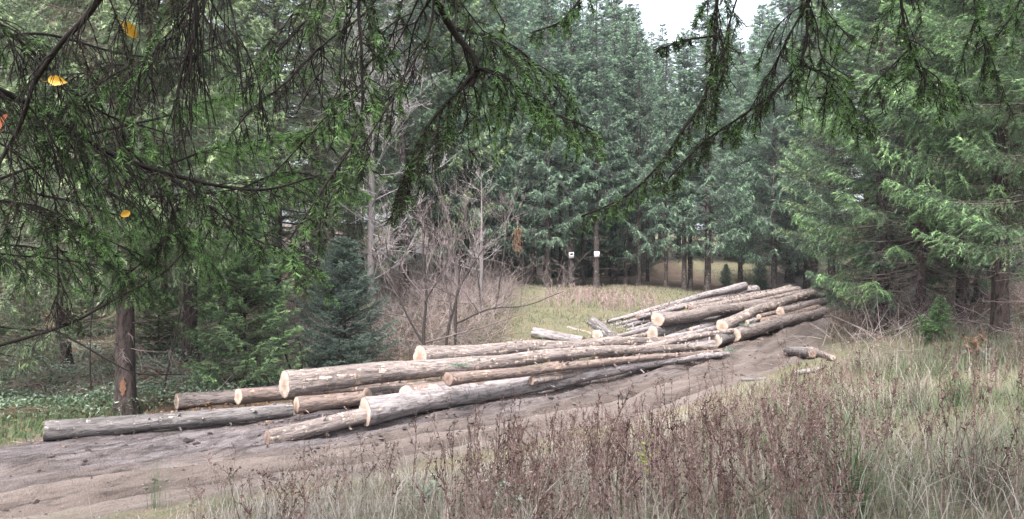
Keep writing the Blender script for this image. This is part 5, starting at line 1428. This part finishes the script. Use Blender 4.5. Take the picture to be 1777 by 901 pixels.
leafy("broadleaf_weed", "silvery broad-leaved weed low at the bottom centre", 880, 895, 46, .35, .13, .07, 814, [(0, (.12, .17, .10)), (.5, (.22, .28, .20)), (1, (.45, .50, .46))], 5, .25)
leafy("broadleaf_weed", "pale broad-leaved weed by the dark stalks left of bottom centre", 735, 880, 46, .35, .11, .06, 815, [(0, (.12, .17, .10)), (.5, (.22, .28, .20)), (1, (.40, .46, .40))], 5, .25)
leafy("broadleaf_weed", "green broad-leaved weed in the right foreground grass", 1330, 800, 46, .4, .12, .06, 816, GRN, 5, .25)

# a broken fir sprig lying on the thickest log
def sprig(label, px, py, d, n, size, seed):
    g = np.random.default_rng(seed); p = P(px, py, d)
    a = g.uniform(0, 6.28, n); us = np.array([0, .5, 1.])
    L = size * g.uniform(.4, 1, n)
    Q = np.stack([np.cos(a)[:, None] * L[:, None] * us, np.sin(a)[:, None] * L[:, None] * us * .5, .03 + .10 * us * g.random((n, 1))], -1)
    e = empty("fir_sprig", p); prop(e, label, "sprig", "broken fir sprigs on the log piles")
    obj("stem", mesh_np("stem", *tubes(Q, np.broadcast_to(np.array([.005, .004, .002]), (n, 3)), 3), M_DEAD), e)
    m = n * 40; bi = g.integers(0, n, m); u = g.uniform(.1, 1, m)
    pp, t = seg_eval(Q, bi, u)
    V, F = blades(pp, nrm(t + nrm(g.normal(size=(m, 3)))), np.full(m, .05), np.full(m, .011), rng=g)
    obj("needles", mesh_np("needles", V, F, M_FIR, dict(age=np.repeat(g.random(m) * .3, 3), rnd=np.repeat(g.random(m) * .5 + .5, 3))), e).color = (1.8, 1.9, 1.8, 1)
sprig("grey-green broken sprig lying on the thickest log, right of the highest butt", 795, 638, 16.6, 12, .34, 901)
sprig("small green sprig on the lowest front log of the far pile", 1296, 566, 25.6, 9, .35, 902)
sprig("green sprig at the thin end of the long front log", 1262, 611, 22.0, 8, .3, 903)

# bark flakes, sawdust chips and twigs shed around the logs
def chips():
    g = np.random.default_rng(740)
    V_, F_, R2 = [], [], []
    B = Buf(); C_ = Buf()
    for o in LOGS[:40]:
        a = np.array(o.matrix_world.translation); ex = np.array(o.matrix_world.col[0][:3]); L = max(v.co.x for v in o.data.vertices)
        n = int(26 * L)
        t = g.uniform(-.05, 1.02, n) * L
        # more of them at the butt
        t[:n // 3] = np.abs(g.normal(size=n // 3)) * .5 - .3
        p = a + ex * t[:, None]
        off = g.normal(size=n) * .40
        x = p[:, 0] + off * ex[1] + g.normal(size=n) * .06; y = p[:, 1] - off * ex[0] + g.normal(size=n) * .06
        z = ground_h(x, y) + .012
        d = nrm(np.stack([g.normal(size=n), g.normal(size=n), g.normal(size=n) * .25], -1))
        V, F = leaves(np.stack([x, y, z], -1), d, .07 * np.exp(g.normal(size=n) * .5), .026 * np.exp(g.normal(size=n) * .4), g, .3)
        B.add(V, F, rnd=np.repeat(g.random(n) ** 1.5, 4))
    k = N("bark_chips", .9, .2); k.color(k.ramp(k.attr("rnd"), [(0, (.040, .028, .024)), (.45, (.12, .078, .060)), (.75, (.17, .115, .085)), (1, (.29, .215, .17))]))
    prop(obj("bark_chips", B.mesh("bark_chips", k.m)), kind="stuff")
chips()

# ------------------------------------------------------------------ thin November haze
def haze(density):
    x0, x1, y0, y1, z0, z1 = -720, 720, -320, 920, -6, 40
    V = np.array([(x, y, z) for z in (z0, z1) for y in (y0, y1) for x in (x0, x1)], float)
    F = np.array([(0, 2, 3, 1), (4, 5, 7, 6), (0, 1, 5, 4), (2, 6, 7, 3), (0, 4, 6, 2), (1, 3, 7, 5)])
    m = bpy.data.materials.new("haze"); m.use_nodes = True
    t = m.node_tree; t.nodes.clear()
    pv = t.nodes.new("ShaderNodeVolumePrincipled"); out = t.nodes.new("ShaderNodeOutputMaterial")
    pv.inputs["Color"].default_value = (0.80, 0.90, 1.0, 1)
    pv.inputs["Density"].default_value = density
    pv.inputs["Anisotropy"].default_value = 0.2
    t.links.new(pv.outputs[0], out.inputs["Volume"])
    prop(obj("haze", mesh_np("haze", V, F, m)), kind="stuff")
haze(0.0004)
